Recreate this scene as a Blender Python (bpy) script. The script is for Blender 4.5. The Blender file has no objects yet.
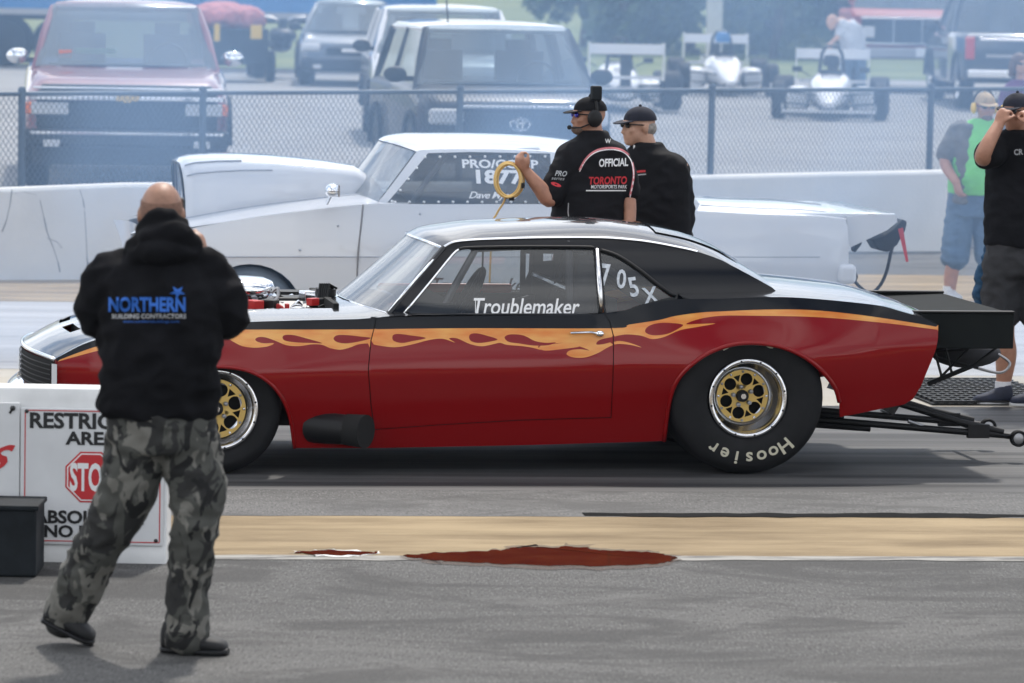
import bpy, bmesh, math, random
import numpy as np
from mathutils import Vector, Matrix, geometry, noise
from mathutils.bvhtree import BVHTree
R_ = math.radians
scene = bpy.context.scene
C = scene.collection
random.seed(7)
# ------------------------------------------------------------------ camera
F_PX, CAM_H, Y_HOR, ROLL = 4200.0, 2.58, -20.0, 0.018
PITCH = math.atan((341.5 - Y_HOR) / F_PX)
_fw = Vector((0, math.cos(PITCH), -math.sin(PITCH)))
_r0 = Vector((1, 0, 0)); _u0 = Vector((0, math.sin(PITCH), math.cos(PITCH)))
_R = _r0 * math.cos(ROLL) + _u0 * math.sin(ROLL)
_U = -_r0 * math.sin(ROLL) + _u0 * math.cos(ROLL)
CAM = Vector((0, 0, CAM_H))
cd = bpy.data.cameras.new('camera'); cam = bpy.data.objects.new('camera', cd); C.objects.link(cam)
cam.matrix_world = Matrix(((_R.x, _U.x, -_fw.x, CAM.x), (_R.y, _U.y, -_fw.y, CAM.y), (_R.z, _U.z, -_fw.z, CAM.z), (0, 0, 0, 1)))
cd.sensor_width = 36; cd.lens = F_PX / 1024 * 36; cd.sensor_fit = 'HORIZONTAL'
cd.clip_start = 0.5; cd.clip_end = 3000
cd.dof.use_dof = True; cd.dof.focus_distance = 22.4; cd.dof.aperture_fstop = 4.5
scene.camera = cam
# ------------------------------------------------------------------ world, sun, exposure
SUN_EL, SUN_AZ = 56.0, 12.0          # azimuth measured from +Y (away from the camera) towards +X
w = bpy.data.worlds.new('World'); scene.world = w; w.use_nodes = True
nt = w.node_tree; nt.nodes.clear()
_o = nt.nodes.new('ShaderNodeOutputWorld'); _b = nt.nodes.new('ShaderNodeBackground')
_s = nt.nodes.new('ShaderNodeTexSky'); _s.sky_type = 'NISHITA'; _s.sun_disc = False
_s.sun_elevation = R_(SUN_EL); _s.sun_rotation = R_(SUN_AZ); _s.air_density = 1.0; _s.dust_density = 1.2; _s.altitude = 100
_tc = nt.nodes.new('ShaderNodeTexCoord'); _mp = nt.nodes.new('ShaderNodeMapping'); _mp.inputs['Scale'].default_value = (1, 1, 2.6)
_n = nt.nodes.new('ShaderNodeTexNoise'); _n.inputs['Scale'].default_value = 2.3; _n.inputs['Detail'].default_value = 7; _n.inputs['Roughness'].default_value = .55
_cr = nt.nodes.new('ShaderNodeValToRGB'); _cr.color_ramp.elements[0].position = .42; _cr.color_ramp.elements[1].position = .58
_mx = nt.nodes.new('ShaderNodeMixRGB'); _mx.inputs[2].default_value = (17.0, 17.2, 17.6, 1)
nt.links.new(_tc.outputs['Generated'], _mp.inputs[0]); nt.links.new(_mp.outputs[0], _n.inputs['Vector'])
nt.links.new(_n.outputs[0], _cr.inputs[0]); nt.links.new(_cr.outputs[0], _mx.inputs[0])
nt.links.new(_s.outputs[0], _mx.inputs[1]); nt.links.new(_mx.outputs[0], _b.inputs[0])
_b.inputs[1].default_value = 0.10
nt.links.new(_b.outputs[0], _o.inputs[0])
sl = bpy.data.lights.new('sun', 'SUN'); sl.energy = 3.0; sl.angle = R_(3); sl.color = (1, .95, .88)
so = bpy.data.objects.new('sun', sl); C.objects.link(so)
_sd = Vector((math.sin(R_(SUN_AZ)) * math.cos(R_(SUN_EL)), math.cos(R_(SUN_AZ)) * math.cos(R_(SUN_EL)), math.sin(R_(SUN_EL))))
so.rotation_euler = _sd.to_track_quat('Z', 'Y').to_euler(); so.location = (0, 60, 60)
vs = scene.view_settings; vs.view_transform = 'Standard'; vs.look = 'None'; vs.exposure = 0.18; vs.gamma = 1; vs.use_curve_mapping = False
scene.render.engine = 'CYCLES'
scene.cycles.use_denoising = True; scene.cycles.max_bounces = 7; scene.cycles.transparent_max_bounces = 16
scene.cycles.volume_bounces = 1; scene.cycles.caustics_reflective = False; scene.cycles.caustics_refractive = False

SMOKE = .115
# ------------------------------------------------------------------ helpers
def ray(px, py): return _fw + _R * ((px - 512) / F_PX) - _U * ((py - 341.5) / F_PX)
def P(px, py, D):                     # photo direction at a distance D along +Y
    d = ray(px, py); return CAM + d * (D / d.y)
def G(px, py, z=0.0):                 # where that direction meets the level z
    d = ray(px, py); return CAM + d * ((z - CAM.z) / d.z)

class Frame:                          # a thing's own axes: x along it, y across (near side negative), z up
    def __init__(s, o, yaw):
        s.o = Vector(o); s.yaw = R_(yaw); s.M = Matrix.Translation(s.o) @ Matrix.Rotation(s.yaw, 4, 'Z'); s.I = s.M.inverted()
    def at(s, px, py, v=0.0):
        p = s.I @ CAM; d = s.I.to_3x3() @ ray(px, py); q = p + d * ((v - p.y) / d.y); return (q.x, q.z)
    def on(s, px, py, V):             # on a curved side y = -V(x, z)
        u, z = s.at(px, py, -.85)
        for _ in range(6): u, z = s.at(px, py, -V(u, z))
        return (u, z)
    def pts(s, L, V): return [s.on(a, b, V) if callable(V) else s.at(a, b, V) for a, b in L]

def node(nt, t, **k):
    n = nt.nodes.new(t)
    for a, b in k.items(): setattr(n, a, b)
    return n
def mat(name, col, rough=.5, metal=0., coat=0., var=0., vscale=6., bump=0., bscale=40., col2=None, spec=.5, stretch=(1, 1, 1), detail=5, sheen=0., ramp=(.35, .65), coords='Object', crough=.04):
    m = bpy.data.materials.new(name); m.use_nodes = True; nt = m.node_tree; b = nt.nodes['Principled BSDF']
    b.inputs['Base Color'].default_value = (*col, 1); b.inputs['Roughness'].default_value = rough; b.inputs['Metallic'].default_value = metal
    b.inputs['Coat Weight'].default_value = coat; b.inputs['Coat Roughness'].default_value = crough; b.inputs['Specular IOR Level'].default_value = spec
    if sheen: b.inputs['Sheen Weight'].default_value = sheen
    tc = node(nt, 'ShaderNodeTexCoord'); mp = node(nt, 'ShaderNodeMapping'); mp.inputs['Scale'].default_value = stretch
    nt.links.new(tc.outputs[coords], mp.inputs[0])
    if var or col2:
        n = node(nt, 'ShaderNodeTexNoise'); n.inputs['Scale'].default_value = vscale; n.inputs['Detail'].default_value = detail; n.inputs['Roughness'].default_value = .6
        nt.links.new(mp.outputs[0], n.inputs['Vector'])
        r = node(nt, 'ShaderNodeValToRGB'); r.color_ramp.elements[0].position = ramp[0]; r.color_ramp.elements[1].position = ramp[1]
        c2 = col2 or tuple(c * (1 + var) for c in col); c1 = col if col2 else tuple(c * (1 - var) for c in col)
        r.color_ramp.elements[0].color = (*c1, 1); r.color_ramp.elements[1].color = (*c2, 1)
        nt.links.new(n.outputs[0], r.inputs[0]); nt.links.new(r.outputs[0], b.inputs['Base Color'])
    if bump:
        n2 = node(nt, 'ShaderNodeTexNoise'); n2.inputs['Scale'].default_value = bscale; n2.inputs['Detail'].default_value = 4
        nt.links.new(mp.outputs[0], n2.inputs['Vector'])
        bp = node(nt, 'ShaderNodeBump'); bp.inputs['Strength'].default_value = bump; bp.inputs['Distance'].default_value = .02
        nt.links.new(n2.outputs[0], bp.inputs['Height']); nt.links.new(bp.outputs[0], b.inputs['Normal'])
    return m
def glass_mat(name, tint, veil, rough=.02, veilcol=(.5, .52, .55), ior=1.6):
    m = bpy.data.materials.new(name); m.use_nodes = True; nt = m.node_tree; nt.nodes.clear()
    o = node(nt, 'ShaderNodeOutputMaterial'); t = node(nt, 'ShaderNodeBsdfTransparent'); t.inputs[0].default_value = (*tint, 1)
    g = node(nt, 'ShaderNodeBsdfGlossy'); g.inputs['Roughness'].default_value = rough; d = node(nt, 'ShaderNodeBsdfDiffuse'); d.inputs[0].default_value = (*veilcol, 1)
    f = node(nt, 'ShaderNodeFresnel'); f.inputs[0].default_value = ior
    m1 = node(nt, 'ShaderNodeMixShader'); m1.inputs[0].default_value = veil; m2 = node(nt, 'ShaderNodeMixShader')
    nt.links.new(t.outputs[0], m1.inputs[1]); nt.links.new(d.outputs[0], m1.inputs[2])
    nt.links.new(f.outputs[0], m2.inputs[0]); nt.links.new(m1.outputs[0], m2.inputs[1]); nt.links.new(g.outputs[0], m2.inputs[2]); nt.links.new(m2.outputs[0], o.inputs[0])
    return m

class MB:
    def __init__(s): s.v = []; s.f = []; s.m = []; s.n = {}; s.mats = []
    def mi(s, m):
        if m not in s.mats: s.mats.append(m)
        return s.mats.index(m)
    def add(s, vs, fs, m, ns=None):
        b = len(s.v); s.v += [tuple(v) for v in vs]; k = None if isinstance(m, list) else s.mi(m)
        for i, f in enumerate(fs):
            s.f.append(tuple(b + j for j in f)); s.m.append(s.mi(m[i]) if k is None else k)
        if ns is not None:
            for i, n in enumerate(ns): s.n[b + i] = n
        return s
    def hexa(s, p, m):                 # 8 corners: bottom ring 0-3, top ring 4-7
        return s.add(p, [(3, 2, 1, 0), (4, 5, 6, 7), (0, 1, 5, 4), (1, 2, 6, 5), (2, 3, 7, 6), (3, 0, 4, 7)], m)
    def box(s, c, d, m, rot=None):
        x, y, z = d[0] / 2, d[1] / 2, d[2] / 2
        p = [Vector(q) for q in ((-x, -y, -z), (x, -y, -z), (x, y, -z), (-x, y, -z), (-x, -y, z), (x, -y, z), (x, y, z), (-x, y, z))]
        if rot is not None: p = [rot @ q for q in p]
        return s.hexa([q + Vector(c) for q in p], m)
    def loft(s, rings, m, cap=True, closed=True):
        n = len(rings[0]); vs = [q for r in rings for q in r]; fs = []
        for i in range(len(rings) - 1):
            for j in range(n if closed else n - 1):
                k = (j + 1) % n; fs.append((i * n + j, i * n + k, (i + 1) * n + k, (i + 1) * n + j))
        if cap and closed:
            fs.append(tuple(range(n - 1, -1, -1))); fs.append(tuple((len(rings) - 1) * n + j for j in range(n)))
        return s.add(vs, fs, m)
    def tube(s, pts, r, m, sides=8, closed=False):
        pts = [Vector(p) for p in pts]; n = len(pts); rings = []; up = None
        for i, p in enumerate(pts):
            t = (pts[(i + 1) % n] - pts[i - 1]) if closed else (pts[min(i + 1, n - 1)] - pts[max(i - 1, 0)])
            t.normalize()
            if up is None: up = Vector((0, 0, 1)) if abs(t.z) < .9 else Vector((1, 0, 0))
            a = t.cross(up); a.normalize(); b = t.cross(a); up = -b if b.dot(up) < 0 else b
            rr = r[i] if isinstance(r, (list, tuple)) else r
            rings.append([p + (a * math.cos(2 * math.pi * k / sides) + b * math.sin(2 * math.pi * k / sides)) * rr for k in range(sides)])
        if closed:
            rings.append(rings[0]); return s.loft(rings, m, cap=False)
        return s.loft(rings, m)
    def lathe(s, prof, M, m, seg=48, cap=False):     # prof (r, h): turned about the local Z of M
        rings = [[M @ Vector((r * math.cos(2 * math.pi * k / seg), r * math.sin(2 * math.pi * k / seg), h)) for k in range(seg)] for r, h in prof]
        return s.loft(rings, m, cap=cap)
    def ball(s, c, r, m, seg=20, rot=None, rings=12):
        r = (r, r, r) if not isinstance(r, (tuple, list)) else r; R = []
        for i in range(1, rings):
            t = math.pi * i / rings
            R.append([(rot @ q if rot is not None else q) + Vector(c) for q in (Vector((r[0] * math.sin(t) * math.cos(2 * math.pi * k / seg), r[1] * math.sin(t) * math.sin(2 * math.pi * k / seg), r[2] * math.cos(t))) for k in range(seg))])
        return s.loft(R[::-1], m)
    def grid(s, fn, na, nb, m, normals=False):
        vs = [fn(i / na, j / nb) for i in range(na + 1) for j in range(nb + 1)]
        fs = [(i * (nb + 1) + j, (i + 1) * (nb + 1) + j, (i + 1) * (nb + 1) + j + 1, i * (nb + 1) + j + 1) for i in range(na) for j in range(nb)]
        return s.add(vs, fs, m)
    def prism(s, poly, a, b, m, axes='xz'):          # a 2D outline given thickness from a to b along the third axis
        def mk(p, h): return {'xz': (p[0], h, p[1]), 'xy': (p[0], p[1], h), 'yz': (h, p[0], p[1])}[axes]
        n = len(poly)
        fs = [tuple(range(n)), tuple(range(2 * n - 1, n - 1, -1))] + [(i, n + i, n + (i + 1) % n, (i + 1) % n) for i in range(n)]
        return s.add([mk(p, a) for p in poly] + [mk(p, b) for p in poly], fs, m)
    def build(s, name, parent=None, bevel=0, angle=38, seg=2, M=None):
        me = bpy.data.meshes.new(name); me.from_pydata(s.v, [], s.f)
        for m in s.mats: me.materials.append(m)
        me.polygons.foreach_set('material_index', s.m); me.update()
        if not s.n and not bevel:
            bm = bmesh.new(); bm.from_mesh(me); bmesh.ops.recalc_face_normals(bm, faces=bm.faces); bm.to_mesh(me); bm.free()
        me.shade_smooth()
        if s.n:
            me.normals_split_custom_set_from_vertices([s.n.get(i, (0, 0, 0)) for i in range(len(s.v))])
        else: me.set_sharp_from_angle(angle=R_(angle))
        o = bpy.data.objects.new(name, me); C.objects.link(o)
        if parent is not None: o.parent = parent
        if M is not None: o.matrix_basis = M
        if bevel:
            bm = bmesh.new(); bm.from_mesh(me); bmesh.ops.recalc_face_normals(bm, faces=bm.faces); bm.to_mesh(me); bm.free()
            md = o.modifiers.new('Bevel', 'BEVEL'); md.width = bevel; md.segments = seg; md.limit_method = 'ANGLE'; md.angle_limit = R_(35)
            try: md.harden_normals = True
            except Exception: pass
        return o

def tag(o, label, cat, group=None, kind=None):
    if label: o['label'] = label
    if cat: o['category'] = cat
    if group: o['group'] = group
    if kind: o['kind'] = kind
    return o
def struct(o): o['kind'] = 'structure'; return o
def thing(name, label, cat, loc=(0, 0, 0), rotz=0., group=None):
    o = bpy.data.objects.new(name, None); C.objects.link(o); o.empty_display_size = .2
    o.location = loc; o.rotation_euler = (0, 0, rotz); return tag(o, label, cat, group)
def clone(root, loc, rotz, label):
    def cp(o, par):
        c = o.copy(); C.objects.link(c)
        if par is not None: c.parent = par
        for ch in list(o.children): cp(ch, c)
        return c
    r = cp(root, None); r.location = loc; r.rotation_euler = (0, 0, rotz); r['label'] = label; return r

def inpoly(pts, poly):
    pts = np.asarray(pts, float); poly = np.asarray(poly, float); x, y = pts[:, 0], pts[:, 1]; r = np.zeros(len(pts), bool); n = len(poly); j = n - 1
    for i in range(n):
        xi, yi = poly[i]; xj, yj = poly[j]
        c = (yi > y) != (yj > y)
        if yj != yi: r ^= c & (x < (xj - xi) * (y - yi) / (yj - yi) + xi)
        j = i
    return r
def dens(L, cell, closed):
    out = []; n = len(L)
    for i in range(n if closed else n - 1):
        a, b = L[i], L[(i + 1) % n]; k = max(1, int(math.hypot(b[0] - a[0], b[1] - a[1]) / cell + .999))
        out += [(a[0] + (b[0] - a[0]) * t / k, a[1] + (b[1] - a[1]) * t / k) for t in range(k)]
    if not closed: out.append(tuple(L[-1]))
    return out
def smooth(L, n=6, closed=False):     # Catmull-Rom through the points
    out = []; m = len(L); g = (lambda i: L[i % m]) if closed else (lambda i: L[max(0, min(m - 1, i))])
    for i in range(m if closed else m - 1):
        p0, p1, p2, p3 = g(i - 1), g(i), g(i + 1), g(i + 2)
        for k in range(n):
            t = k / n
            out.append(tuple(.5 * (2 * b + (c - a) * t + (2 * a - 5 * b + 4 * c - d) * t * t + (3 * b - a - 3 * c + d) * t ** 3) for a, b, c, d in zip(p0, p1, p2, p3)))
    if not closed: out.append(tuple(L[-1]))
    return out
def sheet(mb, outline, fn, m, holes=(), cons=(), cell=.05, matfn=None, sign=1, flip=False):
    """a curved panel: 2D outline (a, b), lifted by fn(a, b) -> 3D point"""
    P2, E = [], []
    def loop(L, closed):
        d = dens(L, cell, closed); b = len(P2); P2.extend(d); n = len(d)
        E.extend((b + i, b + (i + 1) % n) for i in range(n if closed else n - 1))
    loop(outline, True)
    for h in holes: loop(h, True)
    for c in cons: loop(c[0], c[1])
    bp = np.array(P2); lo, hi = bp.min(0), bp.max(0)
    gx, gy = np.meshgrid(np.arange(lo[0] + cell / 2, hi[0], cell), np.arange(lo[1] + cell / 2, hi[1], cell)); g = np.stack([gx.ravel(), gy.ravel()], 1)
    if len(g):
        ok = inpoly(g, outline)
        for h in holes: ok &= ~inpoly(g, h)
        g = g[ok]
        if len(g):
            dm = np.array([np.min(np.hypot(bp[:, 0] - q[0], bp[:, 1] - q[1])) for q in g]); g = g[dm > cell * .45]
        P2 += [tuple(q) for q in g]
    V, _, Fc, _, _, _ = geometry.delaunay_2d_cdt([Vector(p) for p in P2], E, [], 0, 1e-5)
    cen = np.array([((V[a] + V[b] + V[c]) / 3)[:] for a, b, c in Fc]); ok = inpoly(cen, outline)
    for h in holes: ok &= ~inpoly(cen, h)
    vs, ns, e = [], [], .004
    for q in V:
        p = Vector(fn(q.x, q.y)); da = Vector(fn(q.x + e, q.y)) - Vector(fn(q.x - e, q.y)); db = Vector(fn(q.x, q.y + e)) - Vector(fn(q.x, q.y - e))
        n = da.cross(db); n.normalize(); vs.append(p); ns.append(n * sign)
    keep = [i for i in range(len(Fc)) if ok[i]]
    fs = [(Fc[i] if sign > 0 else Fc[i][::-1]) for i in keep]
    mm = m if matfn is None else matfn(cen[keep])
    mb.add(vs, fs, mm, ns)
    return mb
def mirrored(mb):                      # the far side of a thing
    o = MB(); o.mats = list(mb.mats); o.v = [(x, -y, z) for x, y, z in mb.v]; o.f = [f[::-1] for f in mb.f]; o.m = list(mb.m)
    o.n = {k: Vector((n[0], -n[1], n[2])) for k, n in mb.n.items()}; return o
def join(a, b):
    k = len(a.v); a.v += b.v; a.f += [tuple(k + i for i in f) for f in b.f]; a.m += [a.mi(b.mats[i]) for i in b.m]
    for i, n in b.n.items(): a.n[k + i] = n
    return a

def text2d(body, size=1., bold=0., shear=0., align='CENTER', space=1., cut=None):
    """2D triangles of a word set in the built-in lettering"""
    c = bpy.data.curves.new('t', 'FONT'); c.body = body; c.size = size; c.offset = bold; c.shear = shear; c.align_x = align; c.align_y = 'CENTER'; c.space_character = space; c.fill_mode = 'FRONT'; c.resolution_u = 3
    o = bpy.data.objects.new('t', c); C.objects.link(o); dg = bpy.context.evaluated_depsgraph_get(); dg.update()
    me = bpy.data.meshes.new_from_object(o.evaluated_get(dg)); bpy.data.objects.remove(o)
    bm = bmesh.new(); bm.from_mesh(me); bmesh.ops.triangulate(bm, faces=bm.faces)
    if cut:
        xs = [v.co.x for v in bm.verts]; ys = [v.co.y for v in bm.verts]
        for lo, hi, n in ((min(xs), max(xs), Vector((1, 0, 0))), (min(ys), max(ys), Vector((0, 1, 0)))):
            k = lo + cut
            while k < hi:
                bmesh.ops.bisect_plane(bm, geom=bm.verts[:] + bm.edges[:] + bm.faces[:], plane_co=n * k, plane_no=n); k += cut
    bm.verts.ensure_lookup_table(); vs = [(v.co.x, v.co.y) for v in bm.verts]; fs = [tuple(v.index for v in f.verts) for f in bm.faces]; bm.free(); bpy.data.meshes.remove(me)
    return vs, fs
def fit_text(body, w, h, **k):         # scaled to an exact width and height, centred on 0
    vs, fs = text2d(body, 1., **k); a = np.array(vs); lo, hi = a.min(0), a.max(0); a = (a - (lo + hi) / 2) / (hi - lo) * np.array([w, h])
    return [tuple(q) for q in a], fs
# ------------------------------------------------------------------ materials
M = {}
def asphalt_mat(name, base, light, dark, rough=.85):
    m = mat(name, base, rough, bump=.45, bscale=110); nt = m.node_tree; b = nt.nodes['Principled BSDF']; tc = node(nt, 'ShaderNodeTexCoord'); last = None
    def layer(scale, stretch, lo, hi, col, fac, detail=6, dist=0., rot=.117):
        nonlocal last
        mp = node(nt, 'ShaderNodeMapping'); mp.inputs['Scale'].default_value = stretch; mp.inputs['Rotation'].default_value = (0, 0, -rot); nt.links.new(tc.outputs['Object'], mp.inputs[0])
        n = node(nt, 'ShaderNodeTexNoise'); n.inputs['Scale'].default_value = scale; n.inputs['Detail'].default_value = detail; n.inputs['Roughness'].default_value = .62; n.inputs['Distortion'].default_value = dist; nt.links.new(mp.outputs[0], n.inputs['Vector'])
        r = node(nt, 'ShaderNodeMapRange', interpolation_type='SMOOTHSTEP'); r.inputs[1].default_value = lo; r.inputs[2].default_value = hi; r.inputs[4].default_value = fac; nt.links.new(n.outputs[0], r.inputs[0])
        x = node(nt, 'ShaderNodeMixRGB'); x.inputs[2].default_value = (*col, 1); nt.links.new(r.outputs[0], x.inputs[0])
        if last is None: x.inputs[1].default_value = (*base, 1)
        else: nt.links.new(last, x.inputs[1])
        last = x.outputs[0]
    layer(.55, (.6, 1.3, 1), .42, .66, light, .7, 9, .8); layer(.8, (.5, 1.6, 1), .50, .72, dark, .75, 9, 1.2); layer(2.4, (.6, 2, 1), .58, .72, light, .4, 8); layer(100, (1, .17, 1), .50, .68, tuple(c * 1.5 for c in light), .6, 2); layer(85, (1, .17, 1), .52, .70, tuple(c * .5 for c in dark), .7, 2); layer(1.0, (.8, 1.5, 1), .48, .60, dark, .75, 9, 1.2, .0); layer(1.6, (.8, 1.4, 1), .56, .70, tuple(c * 1.2 for c in light), .5, 9, 1.0, .0)
    layer(6, (.35, 3.5, 1), .66, .74, tuple(c * 1.9 for c in light), .6, 6)
    nt.links.new(last, b.inputs['Base Color']); return m
M['asphalt'] = asphalt_mat('asphalt', (.066, .065, .063), (.108, .105, .101), (.032, .031, .030))
M['shoulder'] = asphalt_mat('shoulder_asphalt', (.078, .077, .076), (.115, .113, .11), (.045, .045, .045), .75)
M['track'] = mat('track_asphalt', (.026, .026, .028), .65, col2=(.125, .123, .121), vscale=1.0, spec=.25, bump=.12, bscale=60, stretch=(.14, 3.4, 1), detail=6, ramp=(.38, .66))
M['far_track'] = mat('far_track_asphalt', (.20, .20, .21), .55, col2=(.36, .36, .37), vscale=1.0, bump=.1, bscale=60, stretch=(.12, 2.6, 1), detail=6, ramp=(.35, .65))
M['sand'] = mat('sand', (.165, .115, .06), .95, col2=(.33, .25, .145), vscale=1.6, bump=.4, bscale=70, stretch=(.5, 2, 1), detail=8)
M['strip'] = mat('worn_concrete', (.40, .35, .27), .9, col2=(.47, .44, .39), vscale=.8, bump=.2, bscale=60, stretch=(.35, 1.6, 1), detail=7)
M['edge_line'] = mat('faded_line', (.10, .095, .09), .9, col2=(.30, .29, .265), vscale=5, detail=8, stretch=(.6, 3, 1), ramp=(.38, .56))
M['lot'] = mat('lot_asphalt', (.20, .197, .194), .9, col2=(.26, .256, .252), vscale=.5, bump=.2, bscale=60, detail=8)
M['grass'] = mat('grass', (.07, .105, .028), .95, col2=(.16, .18, .06), vscale=.3, bump=.5, bscale=20, detail=8)
M['concrete'] = mat('wall_concrete', (.60, .59, .57), .9, col2=(.70, .69, .67), vscale=1.5, bump=.15, bscale=30, detail=9)
M['crack'] = mat('crack', (.22, .21, .205), .95)
M['white_paint'] = mat('white_paint', (.66, .665, .66), .6, var=.10, vscale=3, bump=.08, bscale=25)
M['board'] = mat('board', (.68, .69, .70), .35, var=.07, vscale=3)
M['sign_red'] = mat('sign_red', (.52, .025, .03), .45); M['ink'] = mat('black_lettering', (.012, .012, .013), .5); M['white_ink'] = mat('white_lettering', (.8, .8, .8), .5)
M['screw'] = mat('screw', (.05, .05, .05), .4, metal=.6)
M['dark_rubber'] = mat('dark_box', (.012, .015, .018), .7, spec=.2, var=.3, vscale=8)
M['black'] = mat('black_plastic', (.009, .009, .010), .5, spec=.3); M['matte'] = mat('matte_black', (.006, .006, .006), .9)
M['tyre'] = mat('tyre', (.009, .009, .010), .75, var=.25, vscale=9, spec=.25)
M['slick'] = mat('slick', (.010, .010, .011), .7, var=.25, vscale=9, spec=.25)
M['chrome'] = mat('chrome', (.86, .87, .89), .07, metal=1.); M['alu'] = mat('aluminium', (.74, .74, .75), .2, metal=1.)
M['gold'] = mat('gold_wheel', (.60, .42, .14), .38, metal=.75); M['steel'] = mat('steel', (.35, .35, .36), .4, metal=.9)
M['tyre_ink'] = mat('tyre_lettering', (.55, .52, .40), .6)
M['red'] = mat('candy_red', (.23, .003, .004), .3, coat=.65, crough=.03, spec=.04)
M['black_side'] = mat('black_paint_side', (.005, .006, .009), .3, coat=.45, crough=.03, spec=.05)
M['gloss_black'] = mat('gloss_black', (.005, .006, .009), .25, coat=1., crough=.02, spec=.1)
M['flame'] = mat('flame', (.70, .19, .02), .3, coat=1., spec=.12, col2=(.80, .38, .08), vscale=5, stretch=(1, 1, 4), detail=2, ramp=(.3, .7))
M['glass'] = glass_mat('window', (.80, .83, .84), .10, veilcol=(.30, .32, .34)); M['screen_glass'] = glass_mat('windscreen', (.72, .78, .82), .32, veilcol=(.62, .66, .70), ior=2.5)
M['tint'] = glass_mat('tinted_window', (.50, .53, .55), .25, veilcol=(.20, .21, .22))
M['dark_glass'] = mat('dark_glass', (.035, .045, .055), .05, spec=.8)
M['red_part'] = mat('red_part', (.5, .02, .02), .35); M['cage'] = mat('cage', (.10, .10, .11), .4, coat=.5)
M['cloth_dark'] = mat('seat_cloth', (.03, .03, .034), .9)
M['wing_panel'] = mat('wing_panel', (.011, .013, .013), .8, var=.1, spec=.12)
M['white_car'] = mat('white_car_paint', (.66, .67, .69), .28, coat=1., spec=.2)

# ------------------------------------------------------------------ the ground
LY = R_(6.7); LCS = (math.cos(LY), math.sin(LY))
def lane_sheet(name, d0, d1, z, m, x0=-60, x1=60, jag=0., seed=1):
    mb = MB(); rnd = random.Random(seed); n = 600 if jag else 24
    a, b = [], []
    for i in range(n + 1):
        x = x0 + (x1 - x0) * i / n
        j0 = (noise.noise((x * 1.7, seed, 0)) * .7 + noise.noise((x * 6.1, seed, 3)) * .5) * jag; j1 = (noise.noise((x * 1.5, seed, 9)) * .7 + noise.noise((x * 7, seed, 5)) * .5) * jag
        a.append((x, d0 * LCS[0] + j0, z)); b.append((x, d1 * LCS[0] + j1, z))
    k = len(a); mb.add(a + b, [(i, i + 1, k + i + 1, k + i) for i in range(k - 1)], m)
    o = mb.build(name); o.rotation_euler = (0, 0, LY); return struct(o)
g = MB(); g.add([(-155, -14, -.001), (155, -14, -.001), (155, 255, -.001), (-155, 255, -.001)], [(0, 1, 2, 3)], M['asphalt']); struct(g.build('ground'))
lane_sheet('sand_strip', 18.67, 20.20, .0003, M['sand'], jag=.10, seed=2)
lane_sheet('edge_line', 18.60, 18.73, .0015, M['edge_line'], jag=.10, seed=5)
lane_sheet('near_lane', 21.15, 25.55, .0018, M['track'], jag=.06, seed=3)
lane_sheet('lane_shoulder', 20.12, 21.20, .0012, M['shoulder'], jag=.05, seed=12)
lane_sheet('centre_strip', 25.5, 27.6, .0033, M['strip'], jag=.03, seed=4)
lane_sheet('far_lane', 27.55, 33.3, .0050, M['far_track'], jag=.02, seed=6)
lane_sheet('far_sand', 33.2, 37.2, .0070, M['sand'], jag=.05, seed=7)
M['dark_line'] = mat('tar_line', (.010, .010, .010), .95, var=.4, vscale=3, stretch=(.5, 4, 1), spec=.08)
lane_sheet('tar_line', 20.12, 20.26, .0035, M['dark_line'], x0=2.72, x1=30, jag=.07, seed=8)
# raised lot behind the wall
mb = MB(); edge = [(-90, 36.0), (-4, 35.75), (1.2, 37.1), (1.5, 40.6), (4.6, 42.0), (90, 47)]
vs = []
for k, (x, d) in enumerate(edge):
    vs += [(x, d - .12, -.02), (x, d, .45), (x, max(48.0, d + 2), .50), (x, 72, .722), (x, 150, .722)]
mb.add(vs, [(i * 5 + j, (i + 1) * 5 + j, (i + 1) * 5 + j + 1, i * 5 + j + 1) for i in range(5) for j in range(4)], M['lot']); struct(mb.build('parking_lot'))
def lot_z(d): return float(np.interp(d, [36, 48, 72, 150], [.45, .50, .722, .722]))
mb = MB(); mb.grid(lambda a, b: (-150 + 300 * a, 84 + 166 * b, .73 + .05 * noise.noise((a * 40, b * 30, 0)) + 2.6 * b * b), 40, 40, M['grass']); struct(mb.build('grass_field'))

# walls along the far lane
def wall(pts, th, label, cracks=()):
    t = thing('concrete_wall', label, 'wall', (pts[0][0].x, pts[0][0].y, 0))
    mb = MB(); o = t.location; rings = []
    for b, top in pts:
        rings.append([Vector((b.x, b.y, -.05)) - o, Vector((b.x, b.y + .05, .35)) - o, Vector((b.x, b.y + .08, top - .03)) - o, Vector((b.x, b.y + .11, top)) - o, Vector((b.x, b.y + .11 + th, top)) - o, Vector((b.x, b.y + .2 + th, -.05)) - o])
    mb.loft(rings, M['concrete']); mb.build('wall_panel', t, bevel=.012)
    for cr in cracks:
        mb = MB()
        for (px, py), (qx, qy) in zip(cr[:-1], cr[1:]):
            D = pts[0][0].y + (px / 180) * (pts[1][0].y - pts[0][0].y)
            a = P(px, py, D + .055) - o; b = P(qx, qy, D + .055) - o; wd = .003 + .006 * random.random()
            mb.add([a - Vector((wd, 0, 0)), a + Vector((wd, 0, 0)), b + Vector((wd, 0, 0)), b - Vector((wd, 0, 0))], [(0, 1, 2, 3)], M['crack'])
        mb.build('crack', t)
    return t
wl0 = P(-60, 280, 34.8); wl1 = P(120, 280, 35.3); wl2 = P(470, 280, 36.6)
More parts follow.
